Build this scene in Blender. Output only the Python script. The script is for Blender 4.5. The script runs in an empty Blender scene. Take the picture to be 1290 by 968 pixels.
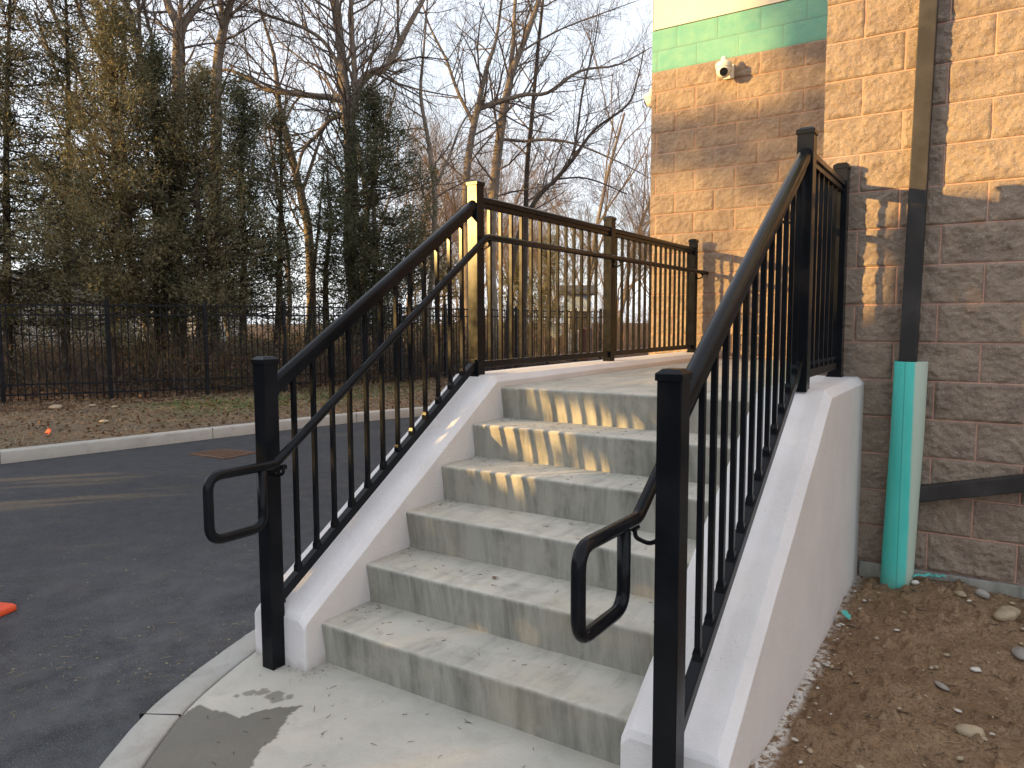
import bpy, math, random
import numpy as np
from mathutils import Vector, Matrix
R_ = math.radians
rng = np.random.default_rng(7)
random.seed(7)
scene = bpy.context.scene
col = scene.collection

# ------------------------------------------------------------------ camera
CAM = np.array([2.399, -2.150, 1.4845]); YAW, PITCH, ROLL, FPX = 0.5783, 0.0834, -0.003, 931.6
def cam_axes():
    cy, sy = math.cos(YAW), math.sin(YAW); cp, sp = math.cos(PITCH), math.sin(PITCH)
    f = np.array([-sy*cp, cy*cp, -sp]); r = np.array([cy, sy, 0.0]); u = np.cross(r, f)
    cr, sr = math.cos(ROLL), math.sin(ROLL)
    return cr*r + sr*u, -sr*r + cr*u, f
AR, AU, AF = cam_axes()
def at(px, py, D):
    "point of the place seen at (px, py) of the 1290 px wide photograph, D metres deep"
    return CAM + D*(AF + AR*(px-645)/FPX - AU*(py-484)/FPX)
cd = bpy.data.cameras.new('camera'); co = bpy.data.objects.new('camera', cd); col.objects.link(co)
cd.sensor_width = 36; cd.lens = 36*FPX/1290; cd.clip_start = 0.05; cd.clip_end = 3000
M = Matrix(((AR[0], AU[0], -AF[0], CAM[0]), (AR[1], AU[1], -AF[1], CAM[1]), (AR[2], AU[2], -AF[2], CAM[2]), (0, 0, 0, 1)))
co.matrix_world = M
scene.camera = co

# ------------------------------------------------------------------ light
SUN = np.array([-0.825, -1.0, 0.195]); SUN /= np.linalg.norm(SUN)       # towards the sun
w = bpy.data.worlds.new('World'); scene.world = w; w.use_nodes = True
nt = w.node_tree; nt.nodes.clear()
sky = nt.nodes.new('ShaderNodeTexSky'); sky.sky_type = 'NISHITA'; sky.sun_disc = False
sky.sun_elevation = math.asin(SUN[2]); sky.sun_rotation = math.atan2(SUN[0], SUN[1])
sky.air_density = 1.0; sky.dust_density = 1.2; sky.ozone_density = 1.0
hsv = nt.nodes.new('ShaderNodeHueSaturation'); hsv.inputs['Saturation'].default_value = 0.8
# thin high cloud over the clear sky
tcw = nt.nodes.new('ShaderNodeTexCoord'); mpw = nt.nodes.new('ShaderNodeMapping'); mpw.inputs['Scale'].default_value = (2.2, 2.2, 6.5); mpw.inputs['Rotation'].default_value = (.3, .2, .5)
cn_ = nt.nodes.new('ShaderNodeTexNoise'); cn_.inputs['Scale'].default_value = 1.4; cn_.inputs['Detail'].default_value = 7; cn_.inputs['Roughness'].default_value = .6
mrw = nt.nodes.new('ShaderNodeMapRange'); mrw.inputs[1].default_value = .36; mrw.inputs[2].default_value = .66; mrw.inputs[3].default_value = .55; mrw.inputs[4].default_value = .92
mxw = nt.nodes.new('ShaderNodeMix'); mxw.data_type = 'RGBA'; mxw.inputs[7].default_value = (4.15, 4.4, 4.85, 1)
nt.links.new(tcw.outputs['Generated'], mpw.inputs[0]); nt.links.new(mpw.outputs[0], cn_.inputs['Vector']); nt.links.new(cn_.outputs['Fac'], mrw.inputs[0]); nt.links.new(mrw.outputs[0], mxw.inputs[0])
bg = nt.nodes.new('ShaderNodeBackground'); bg.inputs['Strength'].default_value = 0.15
wo = nt.nodes.new('ShaderNodeOutputWorld')
nt.links.new(sky.outputs[0], hsv.inputs['Color']); nt.links.new(hsv.outputs[0], mxw.inputs[6]); nt.links.new(mxw.outputs[2], bg.inputs[0]); nt.links.new(bg.outputs[0], wo.inputs[0])
sd = bpy.data.lights.new('sun', 'SUN'); sd.energy = 4.6; sd.angle = R_(0.53); sd.color = (1.0, 0.62, 0.205)
so = bpy.data.objects.new('sun', sd); col.objects.link(so)
so.rotation_euler = Vector(SUN).to_track_quat('Z', 'Y').to_euler(); so.location = (-20, -25, 15)
vs = scene.view_settings; vs.view_transform = 'Standard'; vs.look = 'None'; vs.gamma = 1; vs.exposure = 1.2
vs.use_curve_mapping = False
scene.cycles.max_bounces = 6; scene.cycles.diffuse_bounces = 3; scene.cycles.glossy_bounces = 3

# ------------------------------------------------------------------ helpers
def tag(o, label=None, cat=None, group=None, kind=None):
    if label: o['label'] = label
    if cat: o['category'] = cat
    if group: o['group'] = group
    if kind: o['kind'] = kind
    return o
def empty(name, loc, label, cat, group=None):
    o = bpy.data.objects.new(name, None); col.objects.link(o); o.location = loc; o.empty_display_size = .1
    return tag(o, label, cat, group)
def wloc(o):
    v = np.zeros(3)
    while o is not None:
        v += np.array(o.location); o = o.parent
    return v
class MB:
    def __init__(s): s.v = []; s.f = []; s.n = 0; s.q = []
    def add(s, vs, fs):
        vs = np.asarray(vs, float); s.v.append(vs); 
        s.f.extend([tuple(int(i)+s.n for i in f) for f in fs]); s.n += len(vs); return s
    def addq(s, vs, fs):                       # numpy quads (n,4)
        s.v.append(np.asarray(vs, float)); s.q.append(np.asarray(fs, np.int64)+s.n); s.n += len(vs); return s
    def box(s, a, b):
        x0, y0, z0 = a; x1, y1, z1 = b
        return s.add([(x0,y0,z0),(x1,y0,z0),(x1,y1,z0),(x0,y1,z0),(x0,y0,z1),(x1,y0,z1),(x1,y1,z1),(x0,y1,z1)],
                     [(0,3,2,1),(4,5,6,7),(0,1,5,4),(1,2,6,5),(2,3,7,6),(3,0,4,7)])
    def ring(s, rings, cap=True, closed=True):
        "loft of equally long rings"
        k = len(rings[0]); V = np.concatenate([np.asarray(r, float) for r in rings]); F = []
        for i in range(len(rings)-1):
            for j in range(k if closed else k-1):
                a = i*k+j; b = i*k+(j+1) % k
                F.append((a, b, b+k, a+k))
        if cap: F.append(tuple(range(k-1, -1, -1))); F.append(tuple(range((len(rings)-1)*k, len(rings)*k)))
        return s.add(V, F)
    def tube(s, pts, rad, n=10, cap=True):
        pts = [np.asarray(p, float) for p in pts]
        if not hasattr(rad, '__len__'): rad = [rad]*len(pts)
        rings = []; up = None
        for i, p in enumerate(pts):
            a = pts[max(i-1, 0)]; b = pts[min(i+1, len(pts)-1)]
            t = b-a; t /= (np.linalg.norm(t)+1e-9)
            if up is None:
                up = np.array([0, 0, 1.]) if abs(t[2]) < .9 else np.array([1., 0, 0])
            x = np.cross(up, t); x /= (np.linalg.norm(x)+1e-9); y = np.cross(t, x); up = y
            if i and i < len(pts)-1:
                t0 = p-a; t1 = b-p; c = np.dot(t0, t1)/(np.linalg.norm(t0)*np.linalg.norm(t1)+1e-9)
            ang = np.arange(n)*2*math.pi/n
            rings.append(p + rad[i]*(np.cos(ang)[:, None]*x + np.sin(ang)[:, None]*y))
        return s.ring(rings, cap)
    def mesh(s, name, off):
        V = np.concatenate(s.v) - off; me = bpy.data.meshes.new(name)
        if s.q and not s.f:
            Q = np.concatenate(s.q); me.vertices.add(len(V)); me.vertices.foreach_set('co', V.astype(np.float32).ravel())
            me.loops.add(Q.size); me.loops.foreach_set('vertex_index', Q.ravel().astype(np.int32))
            me.polygons.add(len(Q)); me.polygons.foreach_set('loop_start', (np.arange(len(Q))*4).astype(np.int32))
            me.update(calc_edges=True)
        else:
            F = list(s.f)
            for q in s.q: F += [tuple(int(i) for i in r) for r in q]
            me.from_pydata([tuple(v) for v in V], [], F); me.update()
        return me
    def build(s, name, m, parent=None, origin=None, smooth=False, bevel=0, angle=None):
        if parent is not None and origin is None: off = wloc(parent); 
        else: off = np.array(origin if origin is not None else (0, 0, 0), float)
        base = wloc(parent) if parent is not None else np.zeros(3)
        me = s.mesh(name, off); o = bpy.data.objects.new(name, me); col.objects.link(o)
        if parent is not None: o.parent = parent
        o.location = off-base
        me.materials.append(m)
        if smooth or angle is not None:
            me.polygons.foreach_set('use_smooth', [True]*len(me.polygons))
            if angle is not None: me.set_sharp_from_angle(angle=R_(angle))
        if bevel:
            b = o.modifiers.new('bevel', 'BEVEL'); b.width = bevel; b.segments = 2; b.limit_method = 'ANGLE'; b.angle_limit = R_(30)
        return o
def grid(mb, X, Y, Z):
    "X,Y,Z 2-D arrays -> quads"
    n, m = X.shape; V = np.stack([X.ravel(), Y.ravel(), Z.ravel()], 1)
    idx = np.arange(n*m).reshape(n, m)
    F = np.stack([idx[:-1, :-1].ravel(), idx[1:, :-1].ravel(), idx[1:, 1:].ravel(), idx[:-1, 1:].ravel()], 1)
    return mb.addq(V, F)
_L = rng.random((256, 256))
def vnoise(x, y):
    x = np.asarray(x, float); y = np.asarray(y, float)
    xi = np.floor(x).astype(int); yi = np.floor(y).astype(int); fx = x-xi; fy = y-yi
    fx = fx*fx*(3-2*fx); fy = fy*fy*(3-2*fy)
    g = lambda a, b: _L[a & 255, b & 255]
    return (g(xi, yi)*(1-fx)+g(xi+1, yi)*fx)*(1-fy) + (g(xi, yi+1)*(1-fx)+g(xi+1, yi+1)*fx)*fy
def fbm(x, y, o=4, g=.5):
    s = 0; a = 1; t = 0
    for i in range(o):
        s = s+a*vnoise(x*2**i+17*i, y*2**i+31*i); t += a; a *= g
    return s/t-.5
def in_poly(x, y, P):
    r = np.zeros(np.shape(x), bool); n = len(P)
    for i in range(n):
        x0, y0 = P[i]; x1, y1 = P[(i+1) % n]
        c = ((y0 > y) != (y1 > y)) & (x < (x1-x0)*(y-y0)/(y1-y0+1e-12)+x0)
        r ^= c
    return r

# ------------------------------------------------------------------ materials
class NT:
    def __init__(s, name):
        s.m = bpy.data.materials.new(name); s.m.use_nodes = True; s.t = s.m.node_tree; s.t.nodes.clear()
        s.o = s.n('ShaderNodeOutputMaterial'); s.b = s.n('ShaderNodeBsdfPrincipled'); s.t.links.new(s.b.outputs[0], s.o.inputs[0])
        s.pos = s.n('ShaderNodeNewGeometry').outputs['Position']
    def n(s, k, **kw):
        x = s.t.nodes.new(k)
        for a, b in kw.items(): setattr(x, a, b)
        return x
    def put(s, sock, v):
        if isinstance(v, bpy.types.NodeSocket): s.t.links.new(v, sock)
        else:
            if isinstance(v, tuple) and len(v) == 3 and sock.type == 'RGBA': v = (*v, 1)
            sock.default_value = v
    def noise(s, scale, detail=4, rough=.55, vec=None, out='Fac', dist=0):
        x = s.n('ShaderNodeTexNoise'); s.put(x.inputs['Vector'], vec or s.pos); x.inputs['Scale'].default_value = scale
        x.inputs['Detail'].default_value = detail; x.inputs['Roughness'].default_value = rough; x.inputs['Distortion'].default_value = dist
        return x.outputs[out]
    def voro(s, scale, vec=None, out='Distance', feature='F1'):
        x = s.n('ShaderNodeTexVoronoi', feature=feature); s.put(x.inputs['Vector'], vec or s.pos); x.inputs['Scale'].default_value = scale
        return x.outputs[out]
    def ramp(s, v, a, b, c0=0., c1=1.):
        x = s.n('ShaderNodeMapRange'); s.put(x.inputs[0], v); 
        for i, q in enumerate((a, b, c0, c1)): x.inputs[i+1].default_value = q
        return x.outputs[0]
    def mix(s, f, a, b, t='MIX'):
        x = s.n('ShaderNodeMix', data_type='RGBA', blend_type=t); s.put(x.inputs[0], f); s.put(x.inputs[6], a); s.put(x.inputs[7], b); return x.outputs[2]
    def math(s, op, a, b=0.):
        x = s.n('ShaderNodeMath', operation=op); s.put(x.inputs[0], a); s.put(x.inputs[1], b); return x.outputs[0]
    def scale(s, v, xyz, off=(0, 0, 0)):
        x = s.n('ShaderNodeMapping'); s.put(x.inputs[0], v); x.inputs['Scale'].default_value = xyz; x.inputs['Location'].default_value = off; return x.outputs[0]
    def xyz(s, v=None):
        x = s.n('ShaderNodeSeparateXYZ'); s.put(x.inputs[0], v or s.pos); return x.outputs
    def comb(s, a, b, c=0.):
        x = s.n('ShaderNodeCombineXYZ'); s.put(x.inputs[0], a); s.put(x.inputs[1], b); s.put(x.inputs[2], c); return x.outputs[0]
    def attr(s, name):
        x = s.n('ShaderNodeAttribute'); x.attribute_name = name; return x.outputs['Fac']
    def orand(s): return s.n('ShaderNodeObjectInfo').outputs['Random']
    def bump(s, h, strength=.5, dist=.01, prev=None):
        x = s.n('ShaderNodeBump'); s.put(x.inputs['Height'], h); x.inputs['Strength'].default_value = strength; x.inputs['Distance'].default_value = dist
        if prev is not None: s.put(x.inputs['Normal'], prev)
        return x.outputs[0]
    def out(s, color, rough=.8, normal=None, metal=0, spec=.5, coat=0):
        s.put(s.b.inputs['Base Color'], color); s.put(s.b.inputs['Roughness'], rough); s.b.inputs['Metallic'].default_value = metal
        s.b.inputs['Specular IOR Level'].default_value = spec
        if coat: s.b.inputs['Coat Weight'].default_value = coat; s.b.inputs['Coat Roughness'].default_value = .12
        if normal is not None: s.put(s.b.inputs['Normal'], normal)
        return s.m

def m_block(name, xs, z0, W, H, tones, mortar, speck=1., msize=.0055, painted=False):
    s = NT(name); x, y, z = s.xyz()
    br = s.n('ShaderNodeTexBrick'); s.put(br.inputs['Vector'], s.comb(s.math('ADD', x, 40*W-xs), s.math('ADD', z, 20*H-z0)))
    br.offset = .5; br.offset_frequency = 2
    br.inputs['Scale'].default_value = 1; br.inputs['Mortar Size'].default_value = msize; br.inputs['Mortar Smooth'].default_value = .35
    br.inputs['Brick Width'].default_value = W; br.inputs['Row Height'].default_value = H; br.inputs['Bias'].default_value = 0
    br.inputs['Color1'].default_value = (0, 0, 0, 1); br.inputs['Color2'].default_value = (1, 1, 1, 1); br.inputs['Mortar'].default_value = (.5, .5, .5, 1)
    tone = s.mix(s.ramp(br.outputs['Color'], 0, 1), tones[0], tones[1])
    tone = s.mix(s.ramp(s.noise(9, 5), .35, .7), tone, tones[2])
    fine = s.noise(170, 5, .7)
    c = s.mix(s.ramp(fine, .35, .62), s.mix(.32 if not painted else .08, tone, (.02, .016, .012)), tone)
    if not painted:
        sp = s.ramp(s.voro(88), .22, .13)                    # pale aggregate
        keep = s.ramp(s.voro(88, out='Color'), .48, .56)
        c = s.mix(s.math('MULTIPLY', s.math('MULTIPLY', sp, keep), .8*speck), c, (.66, .63, .57))
        c = s.mix(s.math('MULTIPLY', s.ramp(s.voro(75), .14, .06), .4), c, (.05, .04, .035))
    mort = s.mix(s.ramp(s.noise(60, 3), .3, .7), mortar, tuple(k*.75 for k in mortar))
    c = s.mix(br.outputs['Fac'], c, mort)
    h = s.math('ADD', s.math('MULTIPLY', fine, .8), s.math('MULTIPLY', s.noise(48, 5, .72), 1.8))
    h = s.math('MULTIPLY', h, s.math('SUBTRACT', 1.0, s.math('MULTIPLY', br.outputs['Fac'], .8)))
    return s.out(c, .93, s.bump(h, .9 if not painted else .35, .012), spec=.25)

def m_concrete(name, a, b, c3, stain=.5, bumpd=.004, wet=False, vert=True):
    s = NT(name)
    c = s.mix(s.ramp(s.noise(2.3, 6, .6), .35, .68), a, b)
    c = s.mix(s.math('MULTIPLY', s.ramp(s.noise(7, 7, .7, dist=.6), .5, .75), stain), c, c3)
    if vert:                                                  # streaks on the risers
        st = s.noise(1, 6, .65, vec=s.scale(s.pos, (16, 3, 2.2)))
        c = s.mix(s.math('MULTIPLY', s.ramp(st, .48, .75), .55*stain), c, tuple(k*.62 for k in c3))
        br = s.noise(1, 3, .6, vec=s.scale(s.pos, (4, 260, 260)))
        c = s.mix(s.math('MULTIPLY', s.ramp(br, .5, .8), .25), c, tuple(k*1.25 for k in a))
    c = s.mix(s.math('MULTIPLY', s.ramp(s.noise(240, 3, .7), .42, .2), .5), c, tuple(k*.35 for k in a))
    c = s.mix(s.math('MULTIPLY', s.ramp(s.voro(150), .13, .05), .5), c, (.08, .07, .06))
    rough = .88
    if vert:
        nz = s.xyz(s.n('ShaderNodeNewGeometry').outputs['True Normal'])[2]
        steep = s.ramp(nz, .75, .45)
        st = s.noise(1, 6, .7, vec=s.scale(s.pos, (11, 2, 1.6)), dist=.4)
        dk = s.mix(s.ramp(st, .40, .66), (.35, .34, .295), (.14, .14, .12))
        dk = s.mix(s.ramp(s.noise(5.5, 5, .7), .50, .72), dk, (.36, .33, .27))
        c = s.mix(s.math('MULTIPLY', steep, .85), c, dk)  # steep faces get a darker tone with streaks and patches
        c = s.mix(s.math('MULTIPLY', s.ramp(s.noise(1.7, 6, .65, dist=.5), .50, .70), .5), c, s.mix(.5, c, (.40, .33, .22)))
        c = s.mix(s.math('MULTIPLY', s.ramp(s.voro(33), .06, .035), s.ramp(s.voro(33, out='Color'), .55, .6)), c, (.07, .05, .035))
    if wet:
        wt = s.attr('wet'); c = s.mix(wt, c, s.mix(.78, c, (.075, .066, .052))); rough = s.ramp(wt, 0, 1, .88, .55)
    h = s.math('ADD', s.noise(110, 5, .7), s.math('MULTIPLY', s.noise(18, 4), 1.2))
    return s.out(c, rough, s.bump(h, .5, bumpd), spec=.3)

def m_stucco(name='white_stucco', A=(.80, .765, .755), B=(.71, .675, .66)):
    s = NT(name); x, y, z = s.xyz()
    c = s.mix(s.ramp(s.noise(3, 5), .35, .7), A, B)
    c = s.mix(s.math('MULTIPLY', s.ramp(s.noise(1.2, 5, .6), .55, .8), .4), c, (.62, .56, .50))
    c = s.mix(s.math('MULTIPLY', s.ramp(s.voro(55), .10, .05), s.ramp(s.noise(3.1, 2), .50, .62)), c, (.16, .12, .10))
    low = s.ramp(s.math('ADD', z, s.math('MULTIPLY', s.noise(9, 4), .12)), .10, .04)
    c = s.mix(s.math('MULTIPLY', low, .55), c, (.24, .17, .12))
    return s.out(c, .9, s.bump(s.math('ADD', s.noise(210, 4, .75), s.math('MULTIPLY', s.noise(38, 5, .65), 1.3)), .7, .006), spec=.25)
def m_black(name='black_powder_coat', rough=.19, base=(.007, .0075, .009), bd=.0004):
    s = NT(name)
    c = s.mix(s.ramp(s.noise(5, 5), .45, .75), base, tuple(k*1.9 for k in base))
    c = s.mix(s.math('MULTIPLY', s.ramp(s.noise(90, 4, .7), .66, .78), .25), c, (.12, .11, .10))
    return s.out(c, s.ramp(s.noise(14, 4), .3, .7, rough*.8, rough*1.35), s.bump(s.noise(420, 2), .15, bd), spec=.12)
def m_asphalt():
    s = NT('asphalt'); x, y, z = s.xyz()
    big = s.noise(.55, 5, .6, dist=.5)
    c = s.mix(s.ramp(big, .35, .7), (.031, .033, .040), (.049, .051, .058))
    near = s.n('ShaderNodeVectorMath', operation='DISTANCE'); s.put(near.inputs[0], s.pos); near.inputs[1].default_value = (-.7, -.1, -.15)
    dust = s.math('MULTIPLY', s.ramp(near.outputs['Value'], 2.9, .3), s.ramp(s.noise(3.2, 6, .7), .36, .62))
    c = s.mix(s.math('MULTIPLY', dust, .85), c, (.15, .15, .155))
    g = s.voro(150); 
    c = s.mix(s.ramp(g, .25, .50), s.mix(.55, c, (.17, .17, .178)), c)
    c = s.mix(s.math('MULTIPLY', s.ramp(s.voro(75), .30, .12), s.ramp(s.voro(75, out='Color'), .55, .62)), c, (.20, .195, .19))
    c = s.mix(s.ramp(s.noise(120, 4, .75), .45, .30), c, (.012, .012, .014))
    sp = s.math('MULTIPLY', s.ramp(s.voro(28), .075, .045), s.ramp(s.voro(28, out='Color'), .50, .55))
    c = s.mix(s.math('MULTIPLY', sp, .8), c, (.42, .38, .32))
    c = s.mix(s.math('MULTIPLY', s.ramp(s.noise(1, 6, .7, vec=s.scale(s.pos, (.9, 3.2, 1))), .52, .75), .30), c, (.13, .105, .08))
    h = s.math('ADD', g, s.math('MULTIPLY', s.noise(70, 5, .7), 1.3))
    return s.out(c, s.ramp(s.noise(6, 3), .3, .7, .62, .82), s.bump(h, 1.0, .012), spec=.4)
def m_earth(name, a, b, c3, fine=90, green=None, bump_d=.02, white=False):
    s = NT(name); x, y, z = s.xyz()
    c = s.mix(s.ramp(s.noise(3.5, 7, .65), .36, .66), a, b)
    c = s.mix(s.ramp(s.noise(14, 6, .7), .48, .72), c, c3)
    c = s.mix(s.ramp(s.noise(fine, 4, .75), .52, .34), c, tuple(k*.35 for k in a))
    c = s.mix(s.math('MULTIPLY', s.ramp(s.voro(fine*.55), .13, .07), s.ramp(s.voro(fine*.55, out='Color'), .5, .6)), c, (.45, .38, .29))
    if green is not None:
        gm = s.math('MULTIPLY', s.attr('green'), s.ramp(s.noise(2.6, 5, .7), .38, .55))
        c = s.mix(gm, c, s.mix(s.noise(40, 3), green, tuple(k*1.7 for k in green)))
    if white:
        wm = s.attr('white'); c = s.mix(s.math('MULTIPLY', wm, s.ramp(s.noise(26, 5, .7), .44, .54)), c, (.72, .68, .64))
    h = s.math('ADD', s.noise(fine*.5, 6, .72), s.math('MULTIPLY', s.noise(12, 5, .6), 1.5))
    return s.out(c, .95, s.bump(h, .9, bump_d), spec=.15)
def m_leaf(name, a, b, c3):
    s = NT(name); oi = s.n('ShaderNodeObjectInfo').outputs['Random']
    c = s.mix(s.ramp(s.noise(1.5, 4), .38, .62), a, b)
    c = s.mix(s.ramp(s.noise(11, 4, .7), .48, .66), c, c3)
    c = s.mix(s.math('MULTIPLY', oi, .5), c, b)
    s.out(c, .7, spec=.2)
    tr = s.n('ShaderNodeBsdfTranslucent'); s.put(tr.inputs[0], c); mx = s.n('ShaderNodeMixShader'); mx.inputs[0].default_value = .18
    s.t.links.new(s.b.outputs[0], mx.inputs[1]); s.t.links.new(tr.outputs[0], mx.inputs[2]); s.t.links.new(mx.outputs[0], s.o.inputs[0])
    return s.m
def m_bark(name, a, b):
    s = NT(name); v = s.scale(s.pos, (9, 9, 1.6))
    n = s.noise(2.2, 6, .7, vec=v)
    c = s.mix(s.ramp(n, .38, .62), a, b)
    c = s.mix(s.math('MULTIPLY', s.ramp(s.noise(1.7, 4), .5, .7), .4), c, tuple(k*1.5 for k in b))
    return s.out(c, .95, s.bump(n, .9, .03), spec=.15)
def m_plain(name, c, rough=.6, var=.15, scale=8, spec=.4, bd=.002, bs=60):
    s = NT(name)
    q = s.mix(s.ramp(s.noise(scale, 5, .65), .35, .7), c, tuple(k*(1-var*2) for k in c))
    return s.out(q, rough, s.bump(s.noise(bs, 4), .3, bd), spec=spec)

NH, NW, NXS, NZ0, NY = .2045, .400, .339, .1415, 2.35     # near wall courses
FH, FW, FY = .2074, .416, 5.25
FZ0 = 4.044-19*FH; FXS = (-.428+.208) % FW
TONES = ((.30, .225, .178), (.38, .29, .222), (.47, .365, .275))
MAT = dict(
    block=m_block('split_face_block', NXS, NZ0, NW, NH, TONES, (.55, .33, .25)),
    block_far=m_block('split_face_block_recessed', FXS, FZ0, FW, FH, TONES, (.55, .34, .25), .8, .005),
    green=m_block('green_painted_block', FXS, FZ0, FW, FH, ((.13, .355, .30), (.16, .385, .32), (.20, .41, .32)), (.16, .30, .25), 0, .004, True),
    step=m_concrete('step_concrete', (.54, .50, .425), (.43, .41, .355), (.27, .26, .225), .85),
    walk=m_concrete('walk_concrete', (.51, .475, .41), (.43, .405, .355), (.31, .285, .24), .5, wet=True, vert=False),
    kerb=m_concrete('kerb_concrete', (.42, .40, .36), (.36, .34, .31), (.24, .21, .18), .6, wet=False, vert=False),
    found=m_concrete('foundation_concrete', (.26, .24, .22), (.22, .20, .19), (.15, .12, .10), .8),
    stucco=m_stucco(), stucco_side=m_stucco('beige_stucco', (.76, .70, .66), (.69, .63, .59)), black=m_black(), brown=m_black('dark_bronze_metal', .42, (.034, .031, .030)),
    fence=m_black('black_fence_paint', .5, (.012, .012, .014)),
    asphalt=m_asphalt(),
    dirt=m_earth('bare_dirt', (.285, .185, .11), (.19, .122, .072), (.34, .235, .145), 85, white=True, bump_d=.015),
    verge=m_earth('verge_litter', (.20, .145, .095), (.13, .095, .065), (.27, .20, .13), 45, green=(.075, .095, .03)),
    woods=m_earth('woodland_litter', (.15, .09, .055), (.09, .058, .04), (.22, .14, .085), 22, bump_d=.05),
    bark=m_bark('bark', (.13, .105, .085), (.25, .205, .165)), bark_dark=m_bark('dark_bark', (.045, .036, .030), (.085, .066, .052)),
    twig=m_plain('twig_bark', (.155, .12, .098), .9, .2, 3), twig_red=m_plain('tan_twig', (.20, .135, .095), .9, .2, 3),
    cedar=m_leaf('cedar_foliage', (.105, .106, .056), (.155, .135, .075), (.22, .18, .10)),
    cedar_dark=m_leaf('dark_cedar_foliage', (.060, .072, .042), (.090, .092, .050), (.14, .125, .07)),
    cedar_light=m_leaf('pale_cedar_foliage', (.10, .105, .04), (.15, .13, .055), (.19, .16, .07)),
    shade_screen=m_leaf('screen_foliage', (.04, .05, .022), (.05, .06, .03), (.07, .08, .035)),
    teal=None, cream=m_plain('cream_render', (.66, .60, .52), .85, .06, 2.5, .3, .004, 90),
    camwhite=m_plain('white_plastic', (.74, .73, .68), .42, .05, 9), lens=m_plain('dark_lens', (.008, .008, .010), .12, .1),
    rust=m_plain('rusty_iron', (.17, .10, .065), .8, .25, 30), void=m_plain('dark_pit', (.006, .006, .006), .9),
    orange=m_plain('orange_plastic', (.78, .085, .02), .45, .08, 20), stone=m_plain('tan_stone', (.42, .33, .22), .8, .2, 25, .3, .004, 40),
    stone_grey=m_plain('grey_stone', (.34, .31, .28), .85, .2, 25, .3, .004, 40), scrap=m_plain('teal_scrap', (.10, .48, .42), .6, .1, 30),
    chip=m_plain('pale_chip', (.62, .58, .52), .8, .15, 30), deadleaf=m_plain('dead_leaf', (.22, .13, .07), .8, .3, 12),
    straw=m_plain('dry_straw', (.34, .27, .17), .8, .25, 14), grass=m_plain('grass_blade', (.085, .115, .035), .7, .3, 6),
    siding=m_plain('pale_blue_siding', (.36, .44, .54), .7, .05, 3), whitewall=m_plain('white_siding', (.52, .50, .47), .7, .05, 1),
    roofgrey=m_plain('grey_shingle', (.12, .115, .11), .9, .2, 5), glass=m_plain('dark_glass', (.03, .035, .04), .1, .1),
    binb=m_plain('reddish_brown_plastic', (.12, .05, .035), .6, .1, 9), signw=m_plain('pale_sign_back', (.66, .64, .50), .5, .08, 12),
    galv=m_plain('galvanised_steel', (.30, .30, .30), .5, .1, 12))
def m_teal():
    s = NT('teal_plastic_pipe'); tc = s.n('ShaderNodeTexCoord').outputs['Object']; x, y, z = s.xyz(tc)
    c = s.mix(s.ramp(s.noise(4, 6, .7, vec=s.scale(tc, (2, 2, .5))), .35, .7), (.055, .50, .42), (.09, .56, .48))
    c = s.mix(s.math('MULTIPLY', s.ramp(s.noise(1, 6, .8, vec=s.scale(tc, (60, 60, 1.3))), .50, .72), .45), c, (.16, .60, .53))
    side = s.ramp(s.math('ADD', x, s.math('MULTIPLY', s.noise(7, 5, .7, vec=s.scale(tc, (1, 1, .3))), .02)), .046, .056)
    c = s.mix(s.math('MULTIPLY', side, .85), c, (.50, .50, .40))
    seam = s.ramp(s.math('ABSOLUTE', s.math('ADD', x, .004)), .0035, .0015)
    c = s.mix(s.math('MULTIPLY', seam, .5), c, (.02, .16, .14))
    mk = s.math('MULTIPLY', s.ramp(s.noise(1, 4, .7, vec=s.scale(tc, (25, 25, 70))), .66, .70), s.ramp(z, .78, .88, 0, 0) )
    scuff = s.ramp(s.noise(1, 5, .75, vec=s.scale(tc, (18, 18, 60))), .67, .72)
    c = s.mix(s.math('MULTIPLY', scuff, .5), c, (.05, .10, .09))
    low = s.ramp(s.math('ADD', z, s.math('MULTIPLY', s.noise(14, 4, vec=tc), .2)), .30, .10)
    c = s.mix(s.math('MULTIPLY', low, .45), c, (.20, .20, .13))
    return s.out(c, .6, s.bump(s.noise(30, 4, vec=tc), .2, .002), spec=.4)
MAT['teal'] = m_teal()

# ------------------------------------------------------------------ ground, street, walk
KERB = [(30, -9.5), (12, -6.2), (4, -3.2), (2, -2.35), (1, -1.86), (.45, -1.48), (.14, -1.18), (-.068, -.94), (-.27, -.66), (-.40, -.40), (-.51, -.11), (-.59, .14), (-.63, .5), (-.64, 1.2), (-.64, 6), (-.64, 9)]
FAR = [(-13, -22), (-10.6, -12), (-8.8, -5), (-7.75, -1), (-7.32, 1.4), (-7.02, 3.09), (-6.74, 4.74), (-6.5, 5.9), (-6.1, 7.3), (-5.3, 9.2), (-3.9, 11.2), (-1.5, 13.2), (2, 14.8), (12, 17), (40, 20)]
def smooth_path(P, k=6):
    P = [np.array(p, float) for p in P]; out = []
    for i in range(len(P)-1):
        p0 = P[max(i-1, 0)]; p1 = P[i]; p2 = P[i+1]; p3 = P[min(i+2, len(P)-1)]
        for j in range(k):
            t = j/k
            out.append(.5*((2*p1)+(-p0+p2)*t+(2*p0-5*p1+4*p2-p3)*t*t+(-p0+3*p1-3*p2+p3)*t**3))
    out.append(P[-1]); return out
def offset_path(P, d):
    o = []
    for i, p in enumerate(P):
        t = P[min(i+1, len(P)-1)]-P[max(i-1, 0)]; t = t/np.linalg.norm(t)
        o.append(p+d*np.array([-t[1], t[0]]))
    return o
NK = smooth_path(KERB); FK = smooth_path(FAR)
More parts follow.
